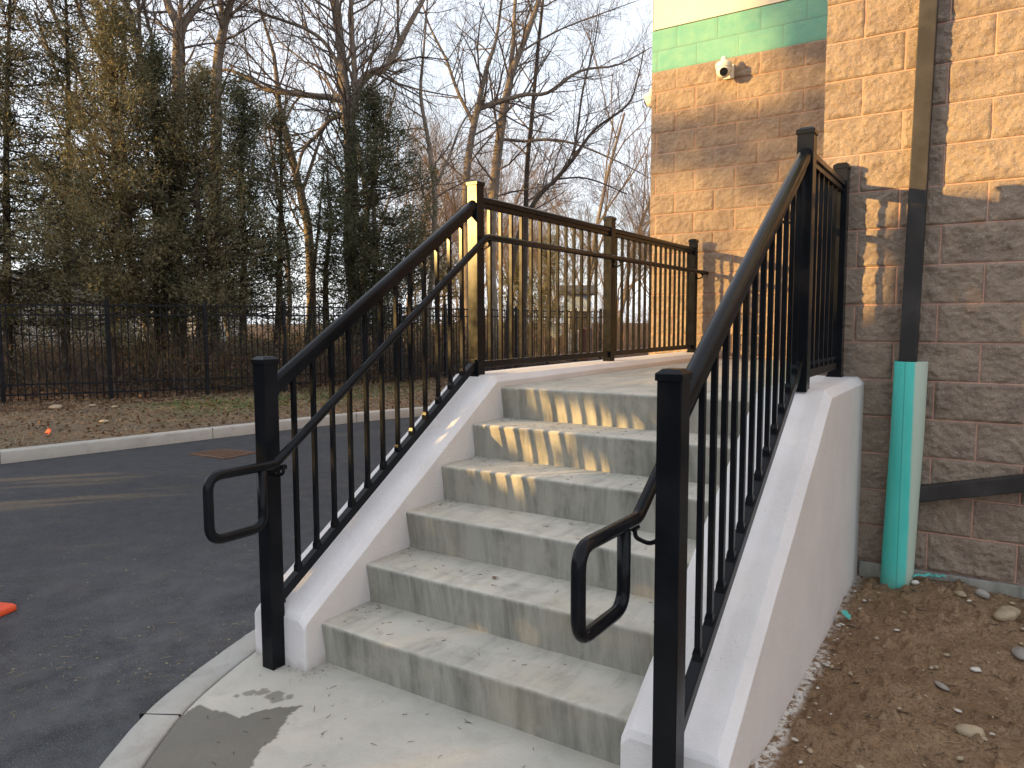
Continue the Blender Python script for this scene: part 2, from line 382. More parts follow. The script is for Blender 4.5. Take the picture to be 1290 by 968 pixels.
mb = MB(); X, Y = np.meshgrid(np.linspace(-60, 45, 60), np.linspace(-70, 30, 60), indexing='ij')
grid(mb, X, Y, np.full_like(X, -.15)); tag(mb.build('street', MAT['asphalt']), 'dark new asphalt drive curving past the steps', kind='structure')
def kerb(name, path, off, z0, z1, label, wd=.15, joints=1.6):
    mb = MB(); a = path; b = offset_path(path, wd*off); s = 0; 
    c1 = offset_path(path, .018*off); b1 = offset_path(path, (wd-.008)*off)
    rows = [[(*p, z0) for p in a], [(*p, z1-.02) for p in a], [(*p, z1) for p in c1], [(*p, z1) for p in b1], [(*p, z1-.01) for p in b], [(*p, z0) for p in b]]
    A = np.array(rows); A[1:5, :, 2] += (rng.random(A[1:5, :, 2].shape)-.5)*.003
    grid(mb, A[:, :, 0], A[:, :, 1], A[:, :, 2])
    o = mb.build(name, MAT['kerb'], angle=60); return tag(o, label, kind='structure')
kerb('near_kerb', NK, -1, -.2, .0, 'pale curved concrete kerb around the foot of the steps', .155)
kerb('far_kerb', FK, 1, -.2, .0, 'pale concrete kerb along the leafy verge across the asphalt', .155)
# kerb joints: thin dark gaps
jb = MB()
def joint(path, i, off, wd=.155):
    p = path[i]; t = path[i+1]-p; t /= np.linalg.norm(t); n = np.array([-t[1], t[0]])*off
    a = p-n*.003; b = p+n*wd; q = t*.0025
    V = [(*(a-q), -.16), (*(a+q), -.16), (*(a+q), .0008), (*(a-q), .0008), (*(b-q), -.16), (*(b+q), -.16), (*(b+q), .0008), (*(b-q), .0008)]
    jb.add(V, [(0,1,2,3),(4,7,6,5),(3,2,6,7),(0,3,7,4),(1,5,6,2)])
jmin = min(range(len(FK)), key=lambda i: abs(FK[i][1]-1.75)); joint(FK, jmin, 1)
jm2 = min(range(len(FK)), key=lambda i: abs(FK[i][1]-4.2)); joint(FK, jm2, 1)
joint(FK, min(range(len(FK)), key=lambda i: abs(FK[i][1]-6.6)), 1)
joint(NK, min(range(len(NK)), key=lambda i: abs(NK[i][1]+.655)), -1)
tag(jb.build('kerb_joint', MAT['void']), 'thin dark joints between kerb stones', kind='structure')

# walk pad (fine grid with the water stain as an attribute)
inner = offset_path(NK, -.163)
IP = [(p[0], p[1]) for p in inner if p[1] < .6 and p[0] < 8]
WP = IP + [(-.46, .02), (1.80, .02), (1.80, -3.2), (8, -3.2)]
def clip_grid(x0, x1, y0, y1, st, poly):
    xs = np.arange(x0, x1+1e-6, st); ys = np.arange(y0, y1+1e-6, st); X, Y = np.meshgrid(xs, ys, indexing='ij'); return X, Y, in_poly(X, Y, poly)
X, Y, K = clip_grid(-.62, 1.80, -1.3, .06, .01, [])
ix = np.array([p[0] for p in inner]); iy = np.array([p[1] for p in inner]); o_ = np.argsort(iy)
xl = np.interp(Y, iy[o_], ix[o_])                       # kerb's inner edge for each y
u = (X+.62)/(1.80+.62); X = xl+.004+(1.796-xl)*u
Z = .0+fbm(X*3, Y*3)*.004+fbm(X*25, Y*25)*.0015
mb = MB(); grid(mb, X, Y, Z); wk = mb.build('walk', MAT['walk'], smooth=True)
WET = [(.02, -.95), (-.03, -.80), (-.119, -.62), (-.13, -.50), (-.02, -.475), (.07, -.478), (.085, -.413), (.122, -.34), (.208, -.285), (.215, -.37), (.29, -.47), (.31, -.56), (.40, -.68), (.42, -.95)]
jx = X+fbm(X*14, Y*14)*.05; jy = Y+fbm(X*14+9, Y*14+5)*.05
wet = in_poly(jx, jy, WET).astype(float)
for (a, b, r) in [(-.05, -.33, .018), (-.02, -.30, .022), (.04, -.29, .028), (.08, -.31, .02), (.10, -.26, .02), (-.07, -.37, .012), (-.13, -.66, .05)]:
    wet = np.maximum(wet, ((jx-a)**2+((jy-b)*.8)**2 < r*r)*.75)
wa = wk.data.attributes.new('wet', 'FLOAT', 'POINT'); wa.data.foreach_set('value', wet.ravel().astype(np.float32))
tag(wk, 'pale concrete pad at the foot of the steps with a dark wet stain', kind='structure')
mb = MB(); mb.add([(.17, -1.31, -.001), (1.0, -1.31, -.001), (8, -1.31, -.001), (8, -4.6, -.001), (3.8, -3.1, -.001), (2, -2.2, -.001), (1.05, -1.72, -.001), (.5, -1.40, -.001)], [(7, 6, 5, 4, 3, 2, 1, 0)])
tag(mb.build('pavement', MAT['kerb']), 'concrete pavement continuing behind the viewer', kind='structure')

# dirt bed right of the steps
def dirt_z(x, y):
    return .035+.05*np.clip((y-.2)/2.1, 0, 1)*np.clip((x-1.8)/.35, 0, 1)+fbm(x*2.2, y*2.2, 4)*.10+fbm(x*11, y*11, 4, .6)*.035
xs = np.concatenate([np.arange(1.79, 3.0, .009), np.arange(3.0, 8.2, .1)]); ys = np.concatenate([np.arange(-1.28, 0, .05), np.arange(0, 2.36, .009)])
X, Y = np.meshgrid(xs, ys, indexing='ij'); Z = dirt_z(X, Y)+fbm(X*40, Y*40, 3, .7)*.016
clod = np.clip(fbm(X*17+3, Y*17, 3)-.12, 0, 1)*.16; Z = Z+clod
mb = MB(); grid(mb, X, Y, Z); dr = mb.build('dirt_bed', MAT['dirt'], smooth=True)
wh = np.clip(1-(X-1.80)/(.035+.05*np.clip(fbm(X*0, Y*5)+.5, 0, 1)), 0, 1)*(Y < 1.3)+np.clip(1-(X-1.80)/.05, 0, 1)*.4
wa = dr.data.attributes.new('white', 'FLOAT', 'POINT'); wa.data.foreach_set('value', np.clip(wh*1.6, 0, 1).ravel().astype(np.float32))
tag(dr, 'bare brown dirt between the steps and the block wall', kind='structure')
# crumbs in the dirt
mb = MB()
def rock_into(mb, c, sx, sy, sz, seed, n=2):
    rs = np.random.default_rng(seed); V = []; F = []
    la, lo = 5*n, 8*n
    for i in range(la+1):
        th = math.pi*i/la
        for j in range(lo):
            ph = 2*math.pi*j/lo; V.append((math.sin(th)*math.cos(ph), math.sin(th)*math.sin(ph), math.cos(th)))
    V = np.array(V); k = rs.random(3)*50
    d = 1+fbm(V[:, 0]*1.1+k[0], V[:, 1]*1.1+V[:, 2]*1.3+k[1], 3)*.5
    V = V*d[:, None]*np.array([sx, sy, sz]); a = rs.random()*6.28; ca, sa = math.cos(a), math.sin(a)
    V = np.stack([V[:, 0]*ca-V[:, 1]*sa, V[:, 0]*sa+V[:, 1]*ca, V[:, 2]], 1)+np.array(c)
    for i in range(la):
        for j in range(lo):
            F.append((i*lo+j, (i+1)*lo+j, (i+1)*lo+(j+1) % lo, i*lo+(j+1) % lo))
    mb.add(V, F)
for k in range(130):
    x = 1.83+random.random()**1.2*1.2; y = random.random()*2.25+.05; r = random.choice((.003, .004, .005, .007, .010))
    rock_into(mb, (x, y, float(dirt_z(x, y))+.006+r*.3), r*1.4, r, r*.7, k, 1)
tag(mb.build('gravel_crumbs', MAT['stone'], smooth=True), 'small grey crumbs and gravel strewn over the dirt', 'gravel', kind='stuff')
mb = MB()
for k in range(60):
    x = (1.83+abs(random.gauss(0, .05))) if k < 42 else 1.85+random.random(); y = random.random()*2.2+.1; r = random.choice((.003, .004, .006, .009))
    rock_into(mb, (x, y, float(dirt_z(x, y))+.01), r*1.6, r, r*.45, 500+k, 1)
tag(mb.build('plaster_crumbs', MAT['chip']), 'white plaster crumbs scattered on the dirt', 'plaster crumbs', kind='stuff')
def stone(name, x, y, sx, sy, sz, m, label, seed, zf=dirt_z, group=None):
    z = float(zf(x, y)); mb = MB(); rock_into(mb, (x, y, z+sz*.42+.005), sx, sy, sz, seed, 2)
    return tag(mb.build(name, MAT[m], origin=(x, y, z), smooth=True), label, 'stone', group)
stone('stone', 2.385, .80, .043, .030, .026, 'stone', 'smooth yellowish tan stone alone in the foreground dirt', 19)
stone('stone', 2.50, 1.98, .085, .045, .036, 'stone', 'large flat tan stone in the dirt near the wall at the right edge', 12)
stone('stone', 2.545, 1.56, .055, .03, .02, 'stone_grey', 'long pale stone in the dirt at the right edge below the larger tan one', 13)
stone('stone', 2.31, 2.10, .035, .02, .015, 'stone', 'small flat tan stone left of the large tan one', 14)
stone('stone', 2.10, 2.20, .02, .015, .012, 'chip', 'small white stone in the dirt right of the teal pipe foot', 15)
stone('stone', 2.40, 2.16, .035, .03, .022, 'stone_grey', 'grey stone by the foot of the block wall', 16)
stone('stone', 2.285, 1.10, .04, .013, .008, 'stone_grey', 'thin grey sliver of stone in the middle of the dirt', 17)
stone('stone', 2.39, 1.34, .022, .016, .010, 'chip', 'pale chalky lump in the dirt below the long pale stone', 18)
def scrap(x, y, a, L, label):
    z = float(dirt_z(x, y))+.026; t = np.array([math.cos(a), math.sin(a)]); n = np.array([-t[1], t[0]]); mb = MB(); T = []; 
    for i, (s, wd, h) in enumerate([(-1, .004, 0), (-.4, .018, .012), (.1, .013, .006), (.6, .017, .016), (1, .003, .008)]):
        p = np.array([x, y])+t*s*L; T.append([(*(p-n*wd), z+h), (*(p), z+h+.006), (*(p+n*wd), z+h), (*p, z+h-.003)])
    mb.ring(T); tag(mb.build('plastic_scrap', MAT['scrap'], origin=(x, y, z)), label, 'scrap')
scrap(2.13, 2.24, .5, .05, 'torn teal plastic scrap right of the pipe foot, nearer the pipe')
scrap(2.20, 2.29, .2, .035, 'small teal plastic scrap by the block wall, farther from the pipe')
scrap(1.855, 1.62, 2.1, .035, 'torn teal plastic scrap beside the base of the stucco wall')

# verge and woods
def fence_x(y): return np.interp(y, FYS, FXS_)
FPTS = [(-15.6, -2.2), (-14.5, -.6), (-13.4, 1.0), (-12.35, 2.55), (-11.34, 3.9+1.34), (-10.45, 6.65), (-9.93, 8.12), (-9.58, 9.58), (-9.34, 11.05), (-9.2, 12.56), (-9.15, 14.1), (-9.1, 15.7), (-9.0, 17.3), (-8.9, 18.9), (-8.8, 20.5)]
FPTS[3] = (-12.3, 3.85)
FPTS[2] = (-13.3, 2.45); FPTS[1] = (-14.3, 1.05); FPTS[0] = (-15.3, -.35)
FYS = [p[1] for p in FPTS]; FXS_ = [p[0] for p in FPTS]
fk_y = np.array([p[1] for p in FK]); fk_x = np.array([p[0] for p in FK])-.14
def verge_z(x, y):
    e = np.interp(y, fk_y, fk_x); d = np.clip((e-x), 0, 60)
    return -.012+np.clip(d/3., 0, 1)*.07+np.clip((d-4)/20, 0, 1)*.15+fbm(x*.9, y*.9)*.08*np.clip(d/1., 0, 1)+fbm(x*5, y*5)*.03*np.clip(d/.5, 0, 1)
ts = np.concatenate([np.linspace(0, 6, 110), np.linspace(6.3, 60, 60), [90, 200, 600]]); ys = np.concatenate([[-300, -80], np.linspace(-20, 0, 40), np.linspace(.1, 14, 150), np.linspace(14.5, 20, 20)])
Tt, Y = np.meshgrid(ts, ys, indexing='ij'); X = np.interp(Y, fk_y, fk_x)-Tt; Z = verge_z(X, Y)
def green_of(X, Y): return np.clip(1-np.abs((X-(-9.2-.0*(Y-6)))-(-.4))/1.9, 0, 1)*np.clip((Y-4.6)/1.0, 0, 1)+np.clip((Y-3)/9, 0, .5)*np.clip(1-np.abs(X+8.4)/1.3, 0, 1)
sp = 66
mb = MB(); grid(mb, X[:sp], Y[:sp], Z[:sp]); vg = mb.build('verge', MAT['verge'], smooth=True)
wa = vg.data.attributes.new('green', 'FLOAT', 'POINT'); wa.data.foreach_set('value', np.clip(green_of(X[:sp], Y[:sp])*1.25, 0, 1).ravel().astype(np.float32))
tag(vg, 'brown leaf-strewn verge with patches of short grass', kind='structure')
mb = MB(); grid(mb, X[sp-1:], Y[sp-1:], Z[sp-1:])
tag(mb.build('woodland_floor', MAT['woods'], smooth=True), 'brown leaf litter under the trees behind the fence', kind='structure')
mb = MB(); X2, Y2 = np.meshgrid(np.concatenate([[-600, -200, -80], np.linspace(-60, 20, 90), [100, 500]]), np.concatenate([np.linspace(18.5, 60, 70), [90, 200, 600]]), indexing='ij')
grid(mb, X2, Y2, .06+fbm(X2*.3, Y2*.3)*.4+np.clip((Y2-30)/60, 0, 1)*.3)
tag(mb.build('ground', MAT['woods'], smooth=True), 'leaf-covered ground in the far woods', kind='structure')
mb = MB(); mb.add([(-900, -900, -.35), (900, -900, -.35), (900, 900, -.35), (-900, 900, -.35)], [(0, 1, 2, 3)])
tag(mb.build('terrain', MAT['woods']), 'land reaching the horizon', kind='structure')

# ------------------------------------------------------------------ staircase
RZ, TD, UC, NST, W = .185, .2813, .026, 6, 1.4626
stairs = empty('concrete_staircase', (W/2, 0, 0), 'pale concrete steps between two white stuccoed cheek walls', 'staircase')
def step(i):
    y0 = i*TD; z0 = i*RZ; z1 = z0+RZ; y1 = (i+1)*TD+UC if i < NST-1 else FY-.005
    xs = np.linspace(.002, W-.002, 110); P = []
    prof = [(y0+UC, z0)]+[(y0+UC*(1-t)+.002, z0+(RZ-.016)*t) for t in (.25, .5, .75, .95)]
    prof += [(y0+.0135-.0135*math.cos(a), z1-.014+.014*math.sin(a)) for a in (R_(0), R_(22), R_(45), R_(68), R_(90))]
    if i < NST-1: prof += [(y0+TD*t, z1) for t in (.2, .4, .6, .8)]+[(y1, z1-.0)]
    else: prof += [(y0+(y1-y0)*t, z1) for t in np.linspace(.03, 1, 40)]
    prof = np.array(prof); n = len(prof)
    X = np.repeat(xs[:, None], n, 1); Yp = np.repeat(prof[None, :, 0], len(xs), 0); Zp = np.repeat(prof[None, :, 1], len(xs), 0)
    Yp = Yp+fbm(X*2.5, Zp*6+i*7)*.008+fbm(X*22, Zp*30+i*5)*.0022
    Zp = Zp+fbm(X*2.5, Yp*4+i*3)*.005+fbm(X*20, Yp*20+i*3)*.0016
    Zp[:, 0] = z0-.01
    mb = MB(); grid(mb, X, Yp, Zp)
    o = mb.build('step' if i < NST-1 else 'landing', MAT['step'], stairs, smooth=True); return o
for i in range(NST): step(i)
def cheek(x0, x1, yf, label, zfun, yend, zb, inner_side):
    c, d = .032, .034; S = []
    def sec(y, zt, cc=c, dd=d, inset=0): return [(x0+inset, y, zb), (x0+inset, y, zt-dd), (x0+cc+inset, y, zt), (x1-cc-inset, y, zt), (x1-inset, y, zt-dd), (x1-inset, y, zb)]
    S.append(sec(yf, zfun(yf)-.018, .030, .030, .003)); S.append(sec(yf+.012, zfun(yf+.012)-.002)); 
    for y in np.linspace(yf+.04, 1.36, 14): S.append(sec(y, zfun(y)))
    for y in (1.37, 1.385, 1.40, 1.43): S.append(sec(y, min(zfun(y), 1.176)))
    for y in np.linspace(1.5, yend, 12): S.append(sec(y, 1.176))
    mb = MB(); mb.ring([[(p[0]+random.uniform(-.0012, .0012), p[1], p[2]+(random.uniform(-.0012, .0012) if p[2] > zb else 0)) for p in s] for s in S])
    o = mb.build('cheek_wall', MAT['stucco'], stairs, angle=25, bevel=.003); o['label'] = label
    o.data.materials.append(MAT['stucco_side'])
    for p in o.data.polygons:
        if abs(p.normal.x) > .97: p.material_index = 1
    return o
cheek(-.33, 0, -.09, 'left white stuccoed cheek wall', lambda y: .246+.644*(y+.07), FY-.003, -.2, 1)
cheek(W, 1.80, -.10, 'right stuccoed cheek wall beside the dirt', lambda y: .225+.652*(y+.07), NY-.003, -.2, 0)

# ------------------------------------------------------------------ railings
def rail_profile():
    return [(-.019, -.050), (.019, -.050), (.019, -.026), (.0285, -.022), (.0285, -.004), (.0255, .006), (.018, .013), (.006, .0165), (-.006, .0165), (-.018, .013), (-.0255, .006), (-.0285, -.004), (-.0285, -.022), (-.019, -.026)]
def sweep(x, ya, za, yb, zb, prof, cosn=True):
    k = math.sqrt(1+((zb-za)/(yb-ya))**2); mb = MB()
    mb.ring([[(x+p[0], ya, za+p[1]*k) for p in prof], [(x+p[0], yb, zb+p[1]*k) for p in prof]]); return mb
def fillet(P, r, n=6):
    P = [np.array(p, float) for p in P]; out = [P[0]]
    for i in range(1, len(P)-1):
        a, b, c = P[i-1], P[i], P[i+1]; u = (a-b)/np.linalg.norm(a-b); v = (c-b)/np.linalg.norm(c-b)
        ri = min(r if not hasattr(r, '__len__') else r[i], .45*np.linalg.norm(a-b), .45*np.linalg.norm(c-b))
        for j in range(n+1):
            t = j/n; out.append((1-t)**2*(b+u*ri)+2*t*(1-t)*b+t*t*(b+v*ri))
    out.append(P[-1]); return out
def post(root, x, y, z0, z1, s=.0355, plate=False):
    mb = MB(); mb.box((x-s, y-s, z0), (x+s, y+s, z1)); o = mb.build('post', MAT['black'], root, bevel=.003)
    q = s+.0045; mb = MB(); mb.ring([[(x-q, y-q, z1-.012), (x+q, y-q, z1-.012), (x+q, y+q, z1-.012), (x-q, y+q, z1-.012)], [(x-q, y-q, z1+.008), (x+q, y-q, z1+.008), (x+q, y+q, z1+.008), (x-q, y+q, z1+.008)],
        [(x-q*.6, y-q*.6, z1+.021), (x+q*.6, y-q*.6, z1+.021), (x+q*.6, y+q*.6, z1+.021), (x-q*.6, y+q*.6, z1+.021)]])
    mb.build('cap', MAT['black'], o, bevel=.0015)
    if plate:
        mb = MB(); q = s+.006; mb.box((x-q, y-q, z0-.002), (x+q, y+q, z0+.022)); mb.build('base_collar', MAT['black'], o, bevel=.002)
    return o
def picket(root, x, y, z0, z1, shoe=True):
    s = .0094; mb = MB(); mb.box((x-s, y-s, z0-.01), (x+s, y+s, z1)); 
    if shoe:
        q = .014; mb.ring([[(x-q, y-q, z0-.012), (x+q, y-q, z0-.012), (x+q, y+q, z0-.012), (x-q, y+q, z0-.012)], [(x-q, y-q, z0+.014), (x+q, y-q, z0+.014), (x+q, y+q, z0+.014), (x-q, y+q, z0+.014)],
            [(x-s-.001, y-s-.001, z0+.030), (x+s+.001, y-s-.001, z0+.030), (x+s+.001, y+s+.001, z0+.030), (x-s-.001, y+s+.001, z0+.030)]])
    mb.build('baluster', MAT['black'], root)
BOT = [(-.020, -.040), (.020, -.040), (.020, -.002), (.017, 0), (-.017, 0), (-.020, -.002)]
def railing(x, yf, ztop_f, tz, bz, posts, zpt, zland_top, land_bot, picks, label, side, z_front_base, hr):
    root = empty('stair_railing', (x, yf, 0), label, 'railing')
    post(root, x, yf, z_front_base, ztop_f)
    for y in posts: post(root, x, y, 1.165, zpt, plate=(y > 5 or side > 0 and y > 2))
    y6 = posts[0]; s = .0355
    sweep(x, yf+s, tz(yf+s)-.0165, y6-s, tz(y6-s)-.0165, rail_profile()).build('top_rail', MAT['black'], root, angle=40, bevel=.001)
    sweep(x, yf+s, bz(yf+s), y6-s, bz(y6-s), BOT).build('bottom_rail', MAT['black'], root, bevel=.002)
    for a, b in zip(posts[:-1], posts[1:]):
        sweep(x, a+s, zland_top-.0165, b-s, zland_top-.0165, rail_profile()).build('top_rail', MAT['black'], root, angle=40, bevel=.001)
        sweep(x, a+s, land_bot, b-s, land_bot, BOT).build('bottom_rail', MAT['black'], root, bevel=.002)
    for y in picks:
        if y < y6: picket(root, x, y, bz(y), tz(y)-.055)
        else: picket(root, x, y, land_bot, zland_top-.055, side > 0)
    # clamp brackets where rails meet posts
    for y, z in [(yf+s+.008, bz(yf+s)-.018), (y6-s-.008, bz(y6-s)-.02), (yf+s+.006, tz(yf+s)-.045), (y6-s-.006, tz(y6-s)-.045)]:
        mb = MB(); mb.box((x-.0245, y-.009, z-.030), (x+.0245, y+.009, z+.026)); mb.build('rail_bracket', MAT['black'], root, bevel=.002)
    # handrail with its return loop
    hx = hr['x']; yb, zb_, ye, zl, yv, y1, z1 = hr['yb'], hr['z'], hr['ye'], hr['zl'], hr['yv'], hr['y1'], hr['z1']
    H = [(hx, hr['yend'], z1), (hx, y1, z1), (hx, yb, zb_), (hx, ye, zb_+.004), (hx, ye, zl), (hx, yv, zl), (hx, yv, zb_-.012)]
    pts = fillet(H, [0, .03, .025, .062, .062, .062, 0], 8)
    MB().tube(pts, .0195, 16).build('handrail', MAT['black'], root, smooth=True)
    for (y, z) in hr['br']:
        d = 1 if hx < x else -1; B = fillet([(hx, y, z-.018), (hx, y+.0, z-.05), (hx+d*.045, y, z-.062), (x-d*.036, y, z-.045)], .02, 4)
        MB().tube(B, .0068, 8).build('handrail_bracket', MAT['black'], root, smooth=True)
        MB().tube([(x-d*.034, y, z-.045), (x-d*.041, y, z-.045)], .019, 12).build('handrail_flange', MAT['black'], root)
        MB().tube([(hx, y-.012, z-.021), (hx, y+.012, z-.021)], .011, 8).build('handrail_saddle', MAT['black'], root)
    return root
LX, RX = -.164, 1.66
lt = lambda y: 1.285+.645*(y+.034); lb = lambda y: .335+.652*(y+.059)
rt = lambda y: 1.336+.640*(y+.066); rb = lambda y: .448+.675*(y-.065)
lp = [.026+.1117*k for k in range(12)]+[1.536+.1178*k for k in range(13)]+[3.30+.1178*k for k in range(15)]
railing(LX, -.119, 1.325, lt, lb, [1.3955, 3.1813, 5.10], 2.285, 2.222, 1.255, lp, 'left black metal stair railing running on along the landing', -1, -.002,
        dict(x=-.068, yb=-.165, z=.902, ye=-.475, zl=.655, yv=-.228, y1=1.372, z1=1.972, yend=5.24, br=[(-.119, .905), (1.3955, 1.972), (3.1813, 1.972), (5.10, 1.972)]))
rp = [.045+.1117*k for k in range(12)]+[1.51+.118*k for k in range(7)]
railing(RX, -.20, 1.335, rt, rb, [1.39, 2.28], 2.32, 2.25, 1.262, rp, 'right black metal stair railing ending at the block wall', 1, -.002,
        dict(x=1.55, yb=-.185, z=.916, ye=-.548, zl=.680, yv=-.276, y1=1.372, z1=1.99, yend=2.20, br=[(-.20, .912), (1.39, 1.99)]))

# ------------------------------------------------------------------ building
bld = empty('block_building', (2.0, NY, 0), 'tan split-face block building with a green painted band', 'building')
def wall_grid(x0, x1, z0, z1, y, st, W_, H_, xs, zz, amp, mdepth=.008):
    xs_ = np.arange(x0, x1+st*.5, st); zs = np.arange(z0, z1+st*.5, st); xs_[-1] = x1; zs[-1] = z1
    X, Z = np.meshgrid(xs_, zs, indexing='ij'); row = np.floor((Z-zz)/H_+20).astype(int); fz = ((Z-zz)/H_+20)%1*H_
    bx = (X-xs+40*W_)+np.where(row % 2 == 0, W_*.5, 0); fx = (bx % W_); bn = np.floor(bx/W_).astype(int)
    e = np.minimum(np.minimum(fx, W_-fx), np.minimum(fz, H_-fz)); m = np.clip((e-.005)/.007, 0, 1); m = m*m*(3-2*m)
    sh = (bn*37+row*91) % 997
    f = fbm(X*7+sh*3.1, Z*9+sh*1.7, 3)*1.3+fbm(X*26+sh, Z*30, 3, .6)*1.2+fbm(X*60, Z*60, 2)*.8
    tilt = _L[bn & 255, row & 255]-.5
    Y = y-m*(mdepth+amp*(f+.35+tilt*.35)); Y = np.minimum(Y, y+.002)
    return X, Y, Z
def wall_part(name, mat, *a, **k):
    X, Y, Z = wall_grid(*a, **k); mb = MB(); grid(mb, X, Y, Z); return mb.build(name, MAT[mat], bld, smooth=True)
NXE = 1.548
wall_part('wall', 'block', NXE, 3.35, NZ0, 3.95, NY, .0075, NW, NH, NXS, NZ0, .0165, mdepth=.003)
wall_part('wall', 'block_far', -.69, 1.60, .93, FZ0+19*FH, FY, .010, FW, FH, FXS, FZ0, .016, mdepth=.003)
wall_part('painted_band', 'green', -.69, 1.60, FZ0+19*FH, FZ0+21*FH, FY, .02, FW, FH, FXS, FZ0, .003, mdepth=.004)
mb = MB(); mb.box((-.675, FY-.012, FZ0+21*FH+.004), (1.60, FY+.02, 6.3)); mb.build('parapet', MAT['cream'], bld)
mb = MB(); mb.box((-.690, FY+.006, -.3), (1.62, 14, 6.28)); mb.build('wall_core', MAT['block_far'], bld)
mb = MB(); mb.box((NXE+.004, NY+.006, -.3), (9, 14.2, 3.94)); mb.build('wall_core', MAT['block'], bld)
mb = MB(); mb.box((3.35, NY-.012, NZ0), (9, NY+.02, 3.95)); mb.build('wall', MAT['block'], bld)
mb = MB(); mb.box((NXE+.002, NY-.010, 3.952), (9, NY+.03, 4.37)); mb.build('painted_band', MAT['green'], bld)
mb = MB(); mb.box((NXE+.002, NY-.008, 4.374), (9, 14.1, 6.3)); mb.build('parapet', MAT['cream'], bld)
mb = MB(); mb.box((-.76, FY-.07, 6.302), (9.1, 14.3, 6.40)); mb.build('coping', MAT['brown'], bld)
mb = MB(); mb.box((1.81, NY-.022, -.25), (9, NY+.03, NZ0-.003)); mb.build('foundation', MAT['found'], bld, bevel=.004)
mb = MB(); mb.box((-.695, FY-.02, -.25), (-.335, FY+.03, .925)); mb.build('foundation', MAT['found'], bld)

# downspout, pipe, brace
ds = empty('downspout', (2.0, NY-.06, 1.2), 'dark bronze square downspout on the block wall above the teal pipe', 'downspout')
mb = MB(); T = []
for z, xc in ((1.17, 2.014), (2.2, 2.030), (3.1, 2.043), (4.6, 2.062), (6.2, 2.08)):
    hw, y0, y1 = .041, NY-.094, NY-.024; T.append([(xc-hw, y0, z), (xc-hw*.3, y0, z), (xc-hw*.22, y0, z), (xc+hw*.22, y0, z), (xc+hw*.3, y0, z), (xc+hw, y0, z), (xc+hw, y1, z), (xc-hw, y1, z)])
mb.ring(T); mb.build('pipe', MAT['brown'], ds, bevel=.004)
for z in (3.55, 5.4):
    mb = MB(); xc = 2.047+(z-3.1)*.012; mb.box((xc-.07, NY-.097, z), (xc+.07, NY-.019, z+.025)); mb.build('strap', MAT['brown'], ds)
mb = MB(); n = 40; T = []
R0, R1 = .079, .073
for rr, z, dx in ((R0, -.05, -.030), (R0, .4, -.018), (R0, .9, -.004), (R0, 1.268, 0), (R0-.001, 1.273, 0), (R1, 1.273, 0), (R1, .9, -.004)):
    T.append([(2.034+dx+rr*math.cos(2*math.pi*j/n), NY-.105+rr*math.sin(2*math.pi*j/n), z) for j in range(n)])
mb.ring(T, cap=False)
tag(mb.build('drain_pipe', MAT['teal'], origin=(2.018, NY-.105, 0), smooth=True), 'upright teal plastic drain pipe standing in the dirt against the block wall', 'pipe')
mb = MB(); x0, x1 = 2.062, 3.6; za, zs = .560, .245
prof = [(-.036, -.042), (.036, -.042), (.036, .042), (-.036, .042)]
mb.ring([[(x0, NY-.07+p[0], za+p[1]) for p in prof], [(x1, NY-.07+p[0], za+zs*(x1-x0)+p[1]) for p in prof]])
tag(mb.build('sloping_drainpipe', MAT['brown'], origin=(x0, NY-.07, za), bevel=.005), 'dark bronze square pipe sloping up to the right across the block wall', 'pipe')

# security cameras
def seccam(x, y, z, label, side, aim):
    e = empty('security_camera', (x, y, z), label, 'security camera', 'white dome cameras on the building')
    def lathe(P, cx, cy, n=24):
        mb = MB(); mb.ring([[(cx+r*math.cos(2*math.pi*j/n), cy+r*math.sin(2*math.pi*j/n), zz) for j in range(n)] for r, zz in P]); return mb
    if side == 'front':
        mb = MB(); mb.box((x-.05, y-.03, z-.065), (x+.05, y+.0, z+.065)); mb.build('mounting_plate', MAT['camwhite'], e, bevel=.008)
        cx, cy = x-.005, y-.16
        MB().tube([(x, y-.02, z+.03), (x-.002, y-.09, z+.035), (cx, cy, z+.055)], .026, 12).build('bracket_arm', MAT['camwhite'], e, smooth=True)
    else:
        mb = MB(); mb.box((x, y-.05, z-.065), (x+.03, y+.05, z+.065)); mb.build('mounting_plate', MAT['camwhite'], e, bevel=.008)
        cx, cy = x-.15, y
        MB().tube([(x+.01, y, z+.03), (x-.07, y, z+.035), (cx, cy, z+.055)], .026, 12).build('bracket_arm', MAT['camwhite'], e, smooth=True)
    lathe([(.004, z+.107), (.018, z+.105), (.026, z+.095), (.03, z+.07), (.06, z+.052), (.077, z+.042), (.080, z+.005), (.077, z-.002)], cx, cy).build('housing', MAT['camwhite'], e, angle=35)
    h = lathe([(.072, z-.002), (.072, z-.014), (.070, z-.03), (.062, z-.055), (.048, z-.076), (.026, z-.089), (.004, z-.093)], cx, cy).build('ball', MAT['camwhite'], e, smooth=True)
    a = np.array(aim, float); a /= np.linalg.norm(a); p = np.array([cx, cy, z-.02])
    MB().tube([p+a*.045, p+a*.071], [.041, .038], 20).build('lens', MAT['lens'], h, angle=40)
seccam(.115, FY-.005, 3.905, 'white dome security camera below the green band on the wall front', 'front', (.25, -.85, -.50))
seccam(-.694, FY+.36, 3.90, 'white dome security camera peeking out from behind the building corner', 'side', (-.9, -.1, -.4))

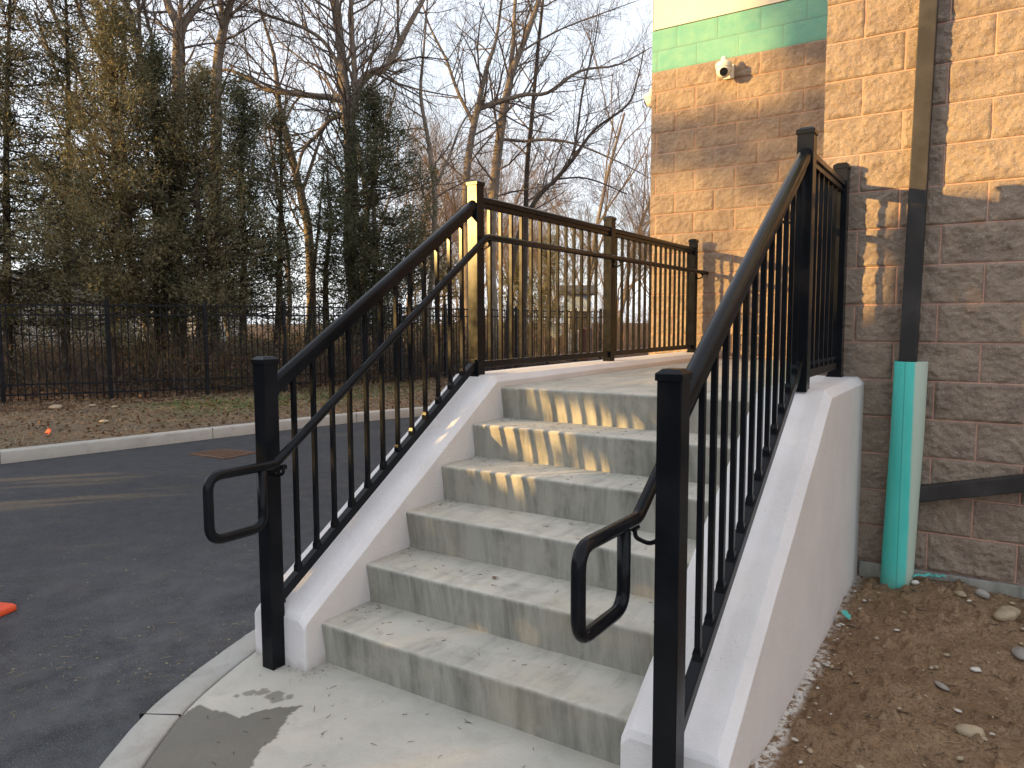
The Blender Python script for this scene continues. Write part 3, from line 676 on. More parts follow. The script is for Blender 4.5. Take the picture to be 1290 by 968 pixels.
# ------------------------------------------------------------------ street things
g = empty('drain_grate', (-5.62, 3.5, -.15), 'rusty rectangular drain grate in the asphalt', 'drain grate')
gx0, gx1, gy0, gy1 = -5.95, -5.30, 3.28, 3.78
A = [np.array(q) for q in ((-5.945, 3.292), (-5.30, 3.328), (-5.36, 3.80), (-5.90, 3.70))]
mb = MB(); mb.add([(*q, -.1455) for q in A], [(0, 1, 2, 3)]); mb.build('pit', MAT['void'], g)
mb = MB()
def bar(mb, a, b, wd, z0, z1):
    t = (b-a)/np.linalg.norm(b-a); n = np.array([-t[1], t[0]])*wd/2
    mb.ring([[(*(a-n), z0), (*(a+n), z0), (*(a+n), z1), (*(a-n), z1)], [(*(b-n), z0), (*(b+n), z0), (*(b+n), z1), (*(b-n), z1)]])
for i in range(4): bar(mb, A[i], A[(i+1) % 4], .035, -.150, -.134)
mb.build('frame', MAT['rust'], g)
for k in range(1, 8):
    mb = MB(); t = k/8; bar(mb, A[0]+(A[1]-A[0])*t, A[3]+(A[2]-A[3])*t, .03, -.148, -.136); mb.build('bar', MAT['rust'], g)

cn = empty('traffic_cone', (-2.36, -.47, -.15), 'orange traffic cone whose base corner enters at the left edge', 'traffic cone')
cx, cy = -2.335, -.475; a = .35; ca, sa = math.cos(a), math.sin(a)
def rsq(h, z, r=.03):
    P = []
    for sx, sy, a0 in ((1, -1, -90), (1, 1, 0), (-1, 1, 90), (-1, -1, 180)):
        for k in range(4):
            t = R_(a0+k*30); P.append((sx*(h-r)+r*math.cos(t), sy*(h-r)+r*math.sin(t)))
    return [(cx+p[0]*ca-p[1]*sa, cy+p[0]*sa+p[1]*ca, z) for p in P]
mb = MB(); mb.ring([rsq(.18, -.146), rsq(.18, -.125), rsq(.172, -.115)]); mb.build('base', MAT['orange'], cn, angle=40)
mb = MB(); mb.ring([[(cx+r*math.cos(2*math.pi*j/32), cy+r*math.sin(2*math.pi*j/32), z) for j in range(32)] for r, z in ((.135, -.115), (.125, -.10), (.12, -.07), (.03, .53), (.022, .55))]); mb.build('cone', MAT['orange'], cn, smooth=True)
mb = MB(); mb.ring([[(cx+r*math.cos(2*math.pi*j/32), cy+r*math.sin(2*math.pi*j/32), z) for j in range(32)] for r, z in ((.0785, .22), (.0565, .37))], cap=False); mb.build('reflective_collar', MAT['camwhite'], cn, smooth=True)

fx, fy = -8.02, 2.6; fz = float(verge_z(fx, fy))
fl = empty('marker_flag', (fx, fy, fz), 'small orange marking flag stuck in the verge', 'marker flag')
MB().tube([(fx, fy, fz-.05), (fx+.01, fy, fz+.12)], .003, 6).build('wire', MAT['galv'], fl)
mb = MB(); V = [(fx+.01, fy, fz+.03), (fx+.04, fy-.02, fz+.01), (fx+.055, fy+.01, fz+.05), (fx+.04, fy+.02, fz+.08), (fx+.01, fy, fz+.10), (fx-.02, fy+.02, fz+.07), (fx-.03, fy-.03, fz+.03)]
V2 = [(a_, b_+.004, c_) for a_, b_, c_ in V]; mb.ring([V, V2]); mb.build('flag', MAT['orange'], fl)
for k, (px, py, s_, lab) in enumerate([(70, 517, .10, 'largest pale stone lying on the verge below the fence'), (116, 515, .055, 'small pale stone on the verge left of the fence post'), (145, 517, .05, 'small pale stone at the foot of the tall fence post'), (131, 532, .06, 'flat pale stone on the verge in front of the fence post')]):
    P = at(px, py, 13.7); d = (P-CAM); t = -(CAM[2]-.03)/d[2]; P = CAM+d*t
    stone('stone', P[0], P[1], s_*1.3, s_, s_*.45, 'stone', lab, 60+k, verge_z)
P = CAM+(at(42, 578, 8)-CAM)*((CAM[2]+.15)/(CAM[2]-at(42, 578, 8)[2])); mb = MB(); rock_into(mb, (P[0], P[1], -.13), .05, .035, .025, 71)
tag(mb.build('paper_litter', MAT['chip'], origin=(P[0], P[1], -.15)), 'crumpled white scrap lying at the foot of the far kerb', 'litter')

# ------------------------------------------------------------------ picket fence beyond the street
FB = []
f0 = empty('picket_fence', (FPTS[5][0], FPTS[5][1], 0), 'long black metal picket fence at the edge of the woods', 'fence')
for i, (x, y) in enumerate(FPTS):
    z = float(verge_z(x, y)); mb = MB(); s = .032; mb.box((x-s, y-s, z-.1), (x+s, y+s, 1.93)); mb.build('post', MAT['fence'], f0)
    if i+1 == len(FPTS): break
    x2, y2 = FPTS[i+1]; a = np.array([x, y]); b = np.array([x2, y2]); n = max(2, int(np.linalg.norm(b-a)/.108)); mb = MB()
    for k in range(1, n):
        p = a+(b-a)*k/n; z = float(verge_z(p[0], p[1])); s = .008; mb.box((p[0]-s, p[1]-s, z+.04), (p[0]+s, p[1]+s, 1.86))
    mb.build('picket_panel', MAT['fence'], f0)
    for zz in (1.80, 1.62, .38, .20):
        mb = MB(); bar(mb, a, b, .026, zz, zz+.03); mb.build('rail', MAT['fence'], f0)

# ------------------------------------------------------------------ trees
def rot_rand(rs, d, ang):
    "unit vectors around d by angle"
    a = rs.normal(size=3); a -= d*np.dot(a, d); a /= np.linalg.norm(a)+1e-9
    return d*math.cos(ang)+a*math.sin(ang)
def grow(tubes, rs, p, d, r, L, depth, up=.15, minr=.004, spread=(.45, .95)):
    n = 4 if depth > 1 else 3; pts = [p.copy()]; rad = [r]; q = p.copy(); dd = d.copy()
    for i in range(n):
        dd = dd+rs.normal(size=3)*.13+np.array([0, 0, up*.35]); dd /= np.linalg.norm(dd)
        q = q+dd*L/n; pts.append(q.copy()); rad.append(max(r*(1-.62*(i+1)/n), minr*.7))
    tubes.append((pts, rad))
    if depth <= 0: return
    nc = {4: 6, 3: 6, 2: 5, 1: 5}.get(depth, 5)
    for k in range(nc):
        t = .22+.78*(k+rs.random()*.8)/nc; j = min(int(t*n), n-1); f = t*n-j
        a = pts[j]*(1-f)+pts[min(j+1, n)]*f; ra = (rad[j]*(1-f)+rad[min(j+1, n)]*f)*.58
        if ra < minr*.6: ra = minr*.6
        loc = pts[min(j+1, n)]-pts[j]; loc /= np.linalg.norm(loc)
        grow(tubes, rs, a, rot_rand(rs, loc, rs.uniform(*spread)), ra, L*rs.uniform(.42, .66), depth-1, up, minr, spread)
def tubes_mesh(tubes, rmin=0, rmax=9):
    "all tubes of one tree as numpy quads"
    mb = MB()
    for pts, rad in tubes:
        P = np.array(pts); Rr = np.array(rad); 
        if not (rmin <= Rr[0] < rmax): continue
        n = 3 if Rr[0] < .012 else (5 if Rr[0] < .05 else 10)
        T = np.gradient(P, axis=0); T /= np.linalg.norm(T, axis=1)[:, None]+1e-9
        ref = np.array([.3, .9, .1]) if abs(T[0][2]) > .7 else np.array([0, 0, 1.])
        Xv = np.cross(ref, T); Xv /= np.linalg.norm(Xv, axis=1)[:, None]+1e-9; Yv = np.cross(T, Xv)
        ang = np.arange(n)*2*math.pi/n
        V = P[:, None, :]+Rr[:, None, None]*(np.cos(ang)[None, :, None]*Xv[:, None, :]+np.sin(ang)[None, :, None]*Yv[:, None, :])
        k = len(P); idx = np.arange(k*n).reshape(k, n); nx = np.roll(idx, -1, 1)
        F = np.stack([idx[:-1].ravel(), nx[:-1].ravel(), nx[1:].ravel(), idx[1:].ravel()], 1)
        mb.addq(V.reshape(-1, 3), F)
    return mb
def limb_pts(L, D, dd=0):
    return [at(px, py, D+dd*i) for i, (px, py, r) in enumerate(L)]
def bare_tree(limbs, D, label, seed, base_px, twigs=(3, 1.7), mat='bark', gap=1, cat='tree', group='bare trees in the woods', up=.1):
    "limbs: lists of (px, py, radius) in metres at depth D; twigs grow from them"
    rs = np.random.default_rng(seed); B = at(base_px[0], base_px[1], D); gz = .1
    t = empty('bare_tree', (B[0], B[1], gz), label, cat, group); big = []; small = []
    for li, L in enumerate(limbs):
        dd = L[0][3] if len(L[0]) > 3 else 0
        L = [q[:3] for q in L]; P = [at(px, py, D+dd*i*.5) for i, (px, py, r) in enumerate(L)]
        if li == 0: P = [np.array([P[0][0], P[0][1], gz-.1])]+P; L = [(0, 0, L[0][2]*1.35)]+L
        rad = [q[2] for q in L]
        # densify
        PP = []; RR = []
        for i in range(len(P)-1):
            for k in range(4):
                f = k/4; q0 = P[max(i-1, 0)]; q1 = P[i]; q2 = P[i+1]; q3 = P[min(i+2, len(P)-1)]
                PP.append(.5*((2*q1)+(-q0+q2)*f+(2*q0-5*q1+4*q2-q3)*f*f+(-q0+3*q1-3*q2+q3)*f**3)+rs.normal(size=3)*rad[i]*.08); RR.append(rad[i]*(1-f)+rad[i+1]*f)
        PP.append(P[-1]); RR.append(rad[-1]); big.append((PP, RR))
        n = len(PP)
        for i in range(max(2, int(n*.25)) if li == 0 else 1, n):
            if PP[i][2] < 2.2: continue
            cnt = 1 if rs.random() < .8 else 0
            for _ in range(cnt):
                loc = PP[i]-PP[i-1]; loc /= np.linalg.norm(loc)+1e-9
                r = min(RR[i]*.45, .035); Ln = twigs[1]*rs.uniform(.6, 1.25)*(1 if RR[i] > .03 else .7)
                grow(small, rs, PP[i], rot_rand(rs, loc, rs.uniform(.6, 1.2)), max(r, .009), Ln, twigs[0]-1 if RR[i] > .02 else twigs[0]-2, up, .0045)
    tubes_mesh(big).build('trunk', MAT[mat], t, smooth=True)
    tubes_mesh(small).build('crown', MAT['twig'], t, smooth=True)
    return t
bare_tree([[(447, 395, .19), (441, 300, .18), (443, 240, .175), (441, 180, .17), (436, 130, .16), (431, 80, .125), (426, 30, .11), (421, -20, .10), (424, -90, .07), (420, -170, .03)],
    [(445, 150, .10, -.3), (447, 110, .08), (446, 70, .07), (441, 20, .06), (447, -40, .05), (455, -110, .02)],
    [(443, 135, .12, .2), (453, 108, .11), (464, 93, .10), (484, 87, .095), (495, 72, .085), (510, 42, .075), (530, 5, .06), (555, -40, .04), (590, -90, .02)],
    [(436, 127, .10, .3), (410, 123, .085), (370, 118, .075), (335, 113, .065), (311, 98, .05), (284, 88, .035), (250, 92, .015)],
    [(433, 95, .06, -.3), (412, 58, .05), (388, 38, .045), (360, 27, .04), (333, 18, .03), (300, 2, .02), (262, -25, .01)],
    [(438, 142, .07, -.2), (415, 152, .06), (398, 172, .05), (382, 190, .045), (372, 225, .03)],
    [(466, 92, .03, .2), (470, 60, .025), (478, 20, .02), (486, -30, .01)]], 19.5,
    'tall forked bare tree with a heavy limb bending up to the right', 21, (447, 430), (3, 2.0))
bare_tree([[(224, 400, .17), (220, 300, .165), (222, 200, .16), (224, 120, .15), (226, 62, .14), (222, 28, .11), (210, 0, .09), (200, -50, .06), (190, -110, .02)],
    [(225, 60, .09, .2), (233, 32, .075), (248, 10, .06), (262, -20, .045), (285, -80, .02)], [(224, 40, .06, -.2), (228, 10, .05), (230, -40, .04), (236, -90, .02)]], 18.0,
    'bare tree forking in a V high above the evergreens', 22, (224, 430), (3, 1.5))
bare_tree([[(268, 400, .15), (272, 260, .14), (272, 130, .13), (275, 75, .12), (283, 30, .095), (294, -5, .08), (305, -60, .05), (322, -130, .02)],
    [(280, 45, .07, -.3), (279, 10, .06), (276, -40, .05), (272, -110, .02)], [(284, 30, .04, .3), (300, 10, .03), (330, -20, .015)]], 18.8,
    'slim bare tree leaning right above the evergreens', 23, (268, 430), (3, 1.5))
bare_tree([[(205, 400, .12), (203, 220, .11), (194, 130, .10), (181, 90, .09), (172, 50, .08), (160, 5, .065), (148, -50, .045), (140, -110, .02)],
    [(178, 75, .05, .3), (176, 40, .045), (174, 0, .04), (170, -50, .02)], [(184, 95, .05, -.3), (192, 55, .04), (184, 20, .03), (176, -20, .02)]], 17.2,
    'dark bare tree leaning left with two thin stems', 24, (205, 430), (3, 1.4), 'bark_dark')
bare_tree([[(620, 400, .17), (618, 300, .165), (623, 233, .16), (630, 167, .14), (640, 112, .12), (656, 62, .10), (676, 8, .08), (690, -50, .05), (700, -120, .02)],
    [(641, 110, .09, .3), (646, 60, .075), (649, 0, .06), (650, -70, .04), (648, -130, .02)],
    [(655, 66, .04, -.3), (700, 40, .03), (745, 22, .025), (800, 2, .012)],
    [(628, 175, .05, .3), (663, 178, .045), (690, 176, .04), (723, 181, .035), (777, 203, .025), (823, 227, .012)]], 23.5,
    'tall pale-barked bare tree rising behind the landing railing', 25, (620, 430), (3, 2.0))
bare_tree([[(588, 400, .12), (588, 300, .115), (587, 227, .11), (597, 157, .10), (603, 133, .09), (612, 90, .07), (625, 50, .05), (632, 0, .035), (640, -60, .02)],
    [(597, 157, .06, .3), (575, 112, .05), (563, 77, .04), (541, 33, .03), (528, -10, .02)],
    [(603, 137, .08, -.3), (630, 128, .07), (658, 120, .06), (690, 117, .05), (730, 90, .04), (778, 82, .025), (820, 60, .012)]], 22.0,
    'bare tree with a limb reaching right behind the corner post', 26, (588, 430), (3, 1.9), 'bark')
bare_tree([[(640, 400, .07), (652, 300, .07), (677, 250, .065), (700, 226, .06), (720, 203, .052), (750, 163, .042), (790, 133, .032), (803, 100, .02), (812, 60, .01)],
    [(722, 200, .04, .3), (728, 160, .035), (735, 110, .03), (748, 60, .02), (756, 10, .01)], [(700, 226, .03, -.3), (740, 225, .025), (790, 245, .015)]], 21.0,
    'dark bare tree leaning steeply right behind the landing', 27, (640, 430), (3, 1.6), 'bark_dark')
bare_tree([[(660, 400, .09), (662, 300, .085), (664, 213, .08), (670, 150, .07), (677, 67, .06), (684, 0, .045), (690, -80, .02)]], 24.0,
    'straight thin bare tree right of the pale-barked one', 28, (660, 430), (3, 1.6), 'bark_dark')
bare_tree([[(540, 410, .08), (545, 320, .075), (548, 250, .07), (540, 180, .06), (530, 120, .05), (535, 50, .03), (540, -20, .015)],
    [(546, 240, .04, .3), (565, 200, .035), (580, 160, .03), (600, 130, .015)]], 20.5,
    'thin bare tree between the dark evergreen and the corner post', 29, (540, 430), (3, 1.5))
bare_tree([[(392, 400, .13), (390, 300, .12), (378, 240, .11), (368, 200, .10), (352, 130, .07), (345, 70, .05), (330, 20, .03), (318, -40, .015)],
    [(380, 245, .05, .3), (395, 200, .045), (408, 160, .03), (420, 120, .015)]], 20.0,
    'leaning bare tree behind the evergreens left of the tall forked one', 30, (392, 430), (3, 1.6))
# prototypes copied through the far woods
def proto_tree(seed, H, r, mat, twig, spread=(.35, .85), up=.35, depth=4):
    rs = np.random.default_rng(seed); tb = []; p = np.zeros(3); d = np.array([.02, .03, 1.])
    grow(tb, rs, p, d, r, H, depth, up, .006, spread)
    big = [t for t in tb if t[1][0] > r*.3]; small = [t for t in tb if t[1][0] <= r*.3]
    e = empty('bare_tree', (0, 0, 0), 'x', 'tree'); tubes_mesh(big).build('trunk', MAT[mat], e, smooth=True); tubes_mesh(small).build('crown', MAT[twig], e, smooth=True)
    return e
def copy_thing(o):
    c = o.copy(); col.objects.link(c)
    for ch in o.children:
        k = ch.copy(); col.objects.link(k); k.parent = c
        for g_ in ch.children:
            q = g_.copy(); col.objects.link(q); q.parent = k
    return c
protos = [proto_tree(101, 11, .13, 'bark', 'twig'), proto_tree(102, 12, .15, 'bark', 'twig', (.4, .9)), proto_tree(103, 9, .10, 'bark_dark', 'twig'), proto_tree(104, 6.5, .06, 'twig_red', 'twig_red', (.3, .8), .3), proto_tree(105, 5, .05, 'twig_red', 'twig_red', (.4, 1.0), .25)]
FARS = []
rf = random.Random(5)
for k in range(20):                                    # (px, depth, prototype)
    FARS.append((rf.uniform(470, 850), rf.uniform(38, 72), rf.choice((0, 1, 2, 0, 1)), rf.uniform(.75, 1.15)))
for k in range(24): FARS.append((rf.uniform(480, 850), rf.uniform(27, 44), rf.choice((3, 4, 3)), rf.uniform(.7, 1.05)))
for k in range(4): FARS.append((rf.uniform(-120, 480), rf.uniform(21, 38), rf.choice((0, 1, 2)), rf.uniform(.8, 1.2)))
used = set()
for k, (px, D, pi, sc) in enumerate(FARS):
    P = at(px, 410, D); e = protos[pi] if pi not in used else copy_thing(protos[pi]); used.add(pi)
    e.location = (P[0], P[1], .05); e.rotation_euler = (0, 0, rf.uniform(0, 6.28)); e.scale = (sc, sc, sc)
    zone = ('left of the tall forked tree' if px < 440 else 'behind the dark cone-shaped evergreen' if px < 520 else 'just left of the corner post' if px < 600 else 'behind the first landing bay' if px < 690 else 'behind the middle landing post' if px < 770 else 'beside the building corner')
    if pi < 3: tag(e, 'grey-brown bare tree far back in the woods, '+zone, 'tree', 'far bare trees '+zone)
    else: tag(e, 'tan twiggy sapling far back in the woods, '+zone, 'tree', 'far tan saplings '+zone)

# evergreens
def leaf_cloud(rs, C, Dr, n_per, spread, L, wd):
    "elongated leaf quads round the points C, pointing along Dr"
    n = len(C)*n_per; c = np.repeat(C, n_per, 0)+rs.normal(size=(n, 3))*spread
    d = np.repeat(Dr, n_per, 0)+rs.normal(size=(n, 3))*.7; d /= np.linalg.norm(d, axis=1)[:, None]
    s = rs.normal(size=(n, 3)); s -= d*(s*d).sum(1)[:, None]; s /= np.linalg.norm(s, axis=1)[:, None]
    l = (L*rs.uniform(.5, 1.3, n))[:, None]; w_ = (wd*rs.uniform(.6, 1.4, n))[:, None]
    V = np.stack([c-d*l*.5, c+s*w_*.5, c+d*l*.5, c-s*w_*.5], 1).reshape(-1, 3)
    return V, np.arange(n*4).reshape(n, 4)
def evergreen(px, top_py, half_px, D, label, seed, mat='cedar', low=1.7, nb=150, dens=48, L=.10, wd=.024, shape=.8, lean=0, base_py=None):
    rs = np.random.default_rng(seed); B = at(px, 410, D); T = at(px+lean, top_py, D); H = T[2]; w_ = half_px/FPX*D
    t = empty('evergreen_tree', (B[0], B[1], .1), label, 'tree', 'evergreens behind the fence')
    ax = np.array([T[0]-B[0], T[1]-B[1], 0]); tb = [([np.array([B[0], B[1], -.1])+np.array([ax[0]*f, ax[1]*f, H*f]) + rs.normal(size=3)*.04*np.array([1, 1, 0]) for f in (0, .15, .3, .5, .7, .9, 1)], [.10, .09, .08, .06, .045, .025, .01])]
    if rs.random() < .3:
        o_ = rs.normal(size=3)*.35; o_[2] = 0; tb.append(([np.array([B[0], B[1], -.1])+o_+np.array([ax[0]*f, ax[1]*f, H*f*.8])+o_*f for f in (0, .2, .4, .7, 1)], [.07, .06, .05, .03, .015]))
    C = []; Dr = []
    nb = int(nb*1.12)
    for k in range(nb):
        f = (k+rs.random())/nb; z = low+(H-low)*f**.9; a = rs.uniform(0, 6.283); rad = w_*(min(1, (1-f)*shape*2.1)**.6)*rs.uniform(.5, 1.3)*(.62+.9*vnoise(a*1.1+seed, z*.55))
        if vnoise(a*1.9+seed*3.3, z*.9+7) < (.34 if f > .4 else .12): continue
        d = np.array([math.cos(a), math.sin(a), rs.uniform(-.12, .55)]); d /= np.linalg.norm(d)
        s0 = np.array([B[0]+ax[0]*z/H, B[1]+ax[1]*z/H, z-.25*rad]); pts = [s0+d*rad*u+np.array([0, 0, -.10*rad*math.sin(u*3.1)]) for u in (0, .35, .7, 1)]
        tb.append((pts, [.022, .015, .01, .004]))
        m = max(3, int(rad/.19))
        for u in np.linspace(.25, 1.0, m):
            C.append(s0+d*rad*u+rs.normal(size=3)*.14); Dr.append(d+np.array([0, 0, .35]))
    V, Q = leaf_cloud(rs, np.array(C), np.array(Dr), dens, .10, L, wd)
    tubes_mesh(tb).build('trunk', MAT['bark_dark'], t, smooth=True)
    mb = MB(); mb.addq(V, Q); mb.build('crown', MAT[mat], t)
    return t
evergreen(8, -90, 90, 15.6, 'tall brownish evergreen at the left edge of the view', 41, 'cedar', nb=180, dens=44)
evergreen(82, -70, 78, 16.4, 'second tall evergreen from the left, thin at the top', 42, 'cedar', nb=170, dens=42)
evergreen(142, 10, 72, 15.0, 'olive evergreen behind the tallest fence post', 43, 'cedar', nb=190)
evergreen(196, 62, 62, 16.6, 'dark evergreen wrapped round the left-leaning bare tree', 44, 'cedar_dark', nb=170)
evergreen(248, 92, 60, 16.0, 'olive evergreen in front of the V-forked bare tree', 45, 'cedar', nb=170)
evergreen(305, 108, 50, 17.2, 'ragged evergreen left of the leaning bare tree', 46, 'cedar_dark', nb=150)
evergreen(352, 128, 46, 18.0, 'thin airy evergreen just left of the tall forked tree', 47, 'cedar', nb=90, dens=34)
evergreen(470, 118, 60, 18.6, 'dark cone-shaped evergreen right of the tall forked tree', 48, 'cedar_dark', low=1.5, nb=260, dens=50, shape=1.15)
evergreen(412, 190, 36, 18.9, 'low evergreen at the foot of the tall forked tree', 49, 'cedar', low=1.3, nb=90, dens=20)
evergreen(560, 330, 46, 23.0, 'low olive evergreen behind the stair railing', 50, 'cedar', low=.5, nb=90, dens=22)
evergreen(655, 318, 36, 26.0, 'yellowish evergreen behind the first landing bay', 51, 'cedar_light', low=.9, nb=100, dens=22)
evergreen(690, 300, 24, 28.0, 'narrow yellowish evergreen left of the pale sign', 52, 'cedar_light', low=1.6, nb=80, dens=22)
evergreen(-75, -120, 90, 15.5, 'large evergreen just beyond the left edge', 53, 'cedar', nb=150)

# undergrowth, litter, grass
rs = np.random.default_rng(77); tb = []
for k in range(4200):
    px = rs.uniform(-60, 640); D = rs.uniform(14.6, 23) + (px > 400)*3; P = at(px, 410, D); P[2] = .05
    if P[0] > fence_x(P[1])-.15: continue
    d = rs.normal(size=3)*.7+np.array([0, 0, .8]); d /= np.linalg.norm(d); L = rs.uniform(.3, 1.5)
    grow(tb, rs, P, d, .008, L, 1 if k % 2 else 0, -.1, .004)
tag(tubes_mesh(tb).build('undergrowth', MAT['twig'], smooth=True), 'tangled brown brushwood behind the black fence', 'undergrowth', kind='stuff')
def low_brush(n, mat, zt, name, label):
    C = []
    while len(C) < n:
        P = at(rs.uniform(-80, 640), 410, rs.uniform(15, 24)); z = rs.uniform(.1, zt)*rs.uniform(.4, 1)
        if P[0] < fence_x(P[1])-.3 and vnoise(P[0]*1.3, P[1]*1.3+z) > .36: C.append((P[0], P[1], z))
    C = np.array(C); V, Q = leaf_cloud(rs, C, np.tile([0, 0, .6], (n, 1)), 14, .10, .10, .028); mb = MB(); mb.addq(V, Q)
    tag(mb.build(name, MAT[mat]), label, 'undergrowth', kind='stuff')
low_brush(3000, 'cedar_dark', 2.0, 'low_evergreen_brush', 'dark low evergreen brush filling the gaps behind the black fence')
low_brush(2400, 'deadleaf', 1.3, 'leafy_brush', 'reddish brown dead-leaved brush behind the black fence')
def scatter(name, n, fpos, mat, L, wd, label, cat, flat=.35, z=.01):
    X_, Y_ = fpos(n); Z_ = verge_z(X_, Y_)+z; C = np.stack([X_, Y_, Z_], 1); k = len(C)
    d = rs.normal(size=(k, 3)); d[:, 2] *= flat; d /= np.linalg.norm(d, axis=1)[:, None]; s = rs.normal(size=(k, 3)); s[:, 2] *= flat; s -= d*(s*d).sum(1)[:, None]; s /= np.linalg.norm(s, axis=1)[:, None]
    l = (L*rs.uniform(.5, 1.4, k))[:, None]; q = (wd*rs.uniform(.6, 1.4, k))[:, None]; C = C+np.array([0, 0, 1])*np.abs(d[:, 2:3])*l*.5
    V = np.stack([C-d*l*.5, C+s*q*.5, C+d*l*.5, C-s*q*.5], 1).reshape(-1, 3); mb = MB(); mb.addq(V, np.arange(k*4).reshape(k, 4))
    return tag(mb.build(name, MAT[mat]), label, cat, kind='stuff')
def verge_pos(n):
    y = rs.uniform(0, 14, n); e = np.interp(y, fk_y, fk_x); fxx = fence_x(y); t = rs.random(n); return e-.03-(e-fxx)*t, y
def woods_pos(n):
    y = rs.uniform(-1, 20, n); return fence_x(y)-rs.uniform(0, 9, n), y
scatter('fallen_leaves', 9000, verge_pos, 'deadleaf', .06, .035, 'brown fallen leaves strewn over the verge', 'leaves')
scatter('dry_stalks', 6000, verge_pos, 'straw', .12, .008, 'dry straw-coloured stalks on the verge', 'stalks')
scatter('fallen_leaves', 16000, woods_pos, 'deadleaf', .09, .06, 'brown fallen leaves under the trees behind the fence', 'leaves', .6)
def green_pos(n):
    x, y = verge_pos(n); k = (green_of(x, y)*(.4+fbm(x*2.3, y*2.3)*2.4) > .25); return x[k], y[k]
scatter('short_grass', 26000, green_pos, 'grass', .07, .008, 'short green grass growing on the verge', 'grass', 1.6, .0)
def far_pos(n):
    P = np.array([at(rs.uniform(560, 860), 410, rs.uniform(24, 45)) for _ in range(n)]); return P[:, 0], P[:, 1]
X_, Y_ = far_pos(2500); tb = []
for k in range(900):
    d = rs.normal(size=3)*.6+np.array([0, 0, 1.]); d /= np.linalg.norm(d); grow(tb, rs, np.array([X_[k], Y_[k], .1]), d, .010, rs.uniform(.6, 2.6), 1, .1, .005)
tag(tubes_mesh(tb).build('thicket', MAT['twig_red'], smooth=True), 'tan twiggy thicket in the far woods behind the landing', 'thicket', kind='stuff')

# ------------------------------------------------------------------ far buildings, sign, bin
def house(x, y, wx, wy, h, rot, mat, label, roof='roofgrey', name='house'):
    e = empty(name, (x, y, 0), label, 'house'); e.rotation_euler = (0, 0, rot)
    def loc(mb, nm, m, par=None, **k):
        me = mb.mesh(nm, np.zeros(3)); o = bpy.data.objects.new(nm, me); col.objects.link(o); me.materials.append(MAT[m]); o.parent = par or e; return o
    mb = MB(); n = int(h/.14); hx, hy = wx/2, wy/2; T = []
    for i in range(n):
        z0, z1 = i*.14, (i+1)*.14; o_ = .018
        T.append([(-hx-o_, -hy-o_, z0), (hx+o_, -hy-o_, z0), (hx+o_, hy+o_, z0), (-hx-o_, hy+o_, z0)]); T.append([(-hx, -hy, z1), (hx, -hy, z1), (hx, hy, z1), (-hx, hy, z1)])
    mb.ring(T); loc(mb, 'wall', mat)
    mb = MB(); zt = n*.14; a = hx+.3; b = hy+.3; rh = wy*.28
    mb.add([(-a, -b, zt-.05), (a, -b, zt-.05), (a, b, zt-.05), (-a, b, zt-.05), (-a, 0, zt+rh), (a, 0, zt+rh), (-a, -b, zt+.06), (a, -b, zt+.06), (a, b, zt+.06), (-a, b, zt+.06)],
           [(0, 3, 2, 1), (0, 1, 7, 6), (2, 3, 9, 8), (6, 7, 5, 4), (8, 9, 4, 5), (0, 6, 4, 9, 3), (1, 2, 8, 5, 7)]); loc(mb, 'roof', roof)
    k = max(1, int(wx/3.2))
    for i in range(k):
        xc = -hx+wx*(i+.5)/k
        mb = MB(); mb.box((xc-.5, -hy-.05, 1.0), (xc+.5, -hy-.015, 2.1)); wn = loc(mb, 'window', 'camwhite')
        mb = MB(); mb.box((xc-.42, -hy-.06, 1.08), (xc+.42, -hy-.052, 2.02)); loc(mb, 'pane', 'glass', wn)
    return e
P = at(60, 410, 44); house(P[0], P[1], 9, 7, 2.8, R_(55), 'whitewall', 'long low white house glimpsed under the evergreens at the left')
P = at(235, 410, 56); house(P[0], P[1], 6, 7, 2.8, R_(40), 'whitewall', 'white house glimpsed low behind the middle evergreens')
P = at(728, 410, 38.5); house(P[0], P[1], 1.3, 1.6, 3.0, R_(30), 'siding', 'small pale blue sided shed far behind the landing railing', name='shed')
P = at(700, 417, 27); sg = empty('octagonal_sign', (P[0], P[1], 0), 'pale octagonal sign seen through the landing railing', 'sign')
c0 = np.array([P[0], P[1], at(700, 417, 27)[2]]); n_ = -AF*np.array([1, 1, 0]); n_ /= np.linalg.norm(n_); r_ = np.array([AR[0], AR[1], 0]); r_ /= np.linalg.norm(r_)
def oct_(d, R=.27): return [c0+n_*d+r_*R*math.cos(R_(22.5+45*j))+np.array([0, 0, 1])*R*math.sin(R_(22.5+45*j)) for j in range(8)]
mb = MB(); mb.ring([oct_(0), oct_(.006)]); mb.build('plate', MAT['signw'], sg)
MB().tube([c0-n_*.03-np.array([0, 0, c0[2]+.1]), c0-n_*.03+np.array([0, 0, .25])], .025, 8).build('post', MAT['galv'], sg)
P = at(738, 420, 24); bn = empty('rubbish_bin', (P[0], P[1], 0), 'reddish brown bin standing in the woods right of the pale sign', 'bin')
zt = at(738, 413, 24)[2]
mb = MB(); mb.ring([[(P[0]+r*math.cos(2*math.pi*j/20), P[1]+r*math.sin(2*math.pi*j/20), z) for j in range(20)] for r, z in ((.16, .0), (.17, .1), (.19, zt-.08))]); mb.build('body', MAT['binb'], bn, angle=40)
mb = MB(); mb.ring([[(P[0]+r*math.cos(2*math.pi*j/20), P[1]+r*math.sin(2*math.pi*j/20), z) for j in range(20)] for r, z in ((.205, zt-.08), (.205, zt-.03), (.15, zt+.01))]); mb.build('lid', MAT['binb'], bn, angle=40)

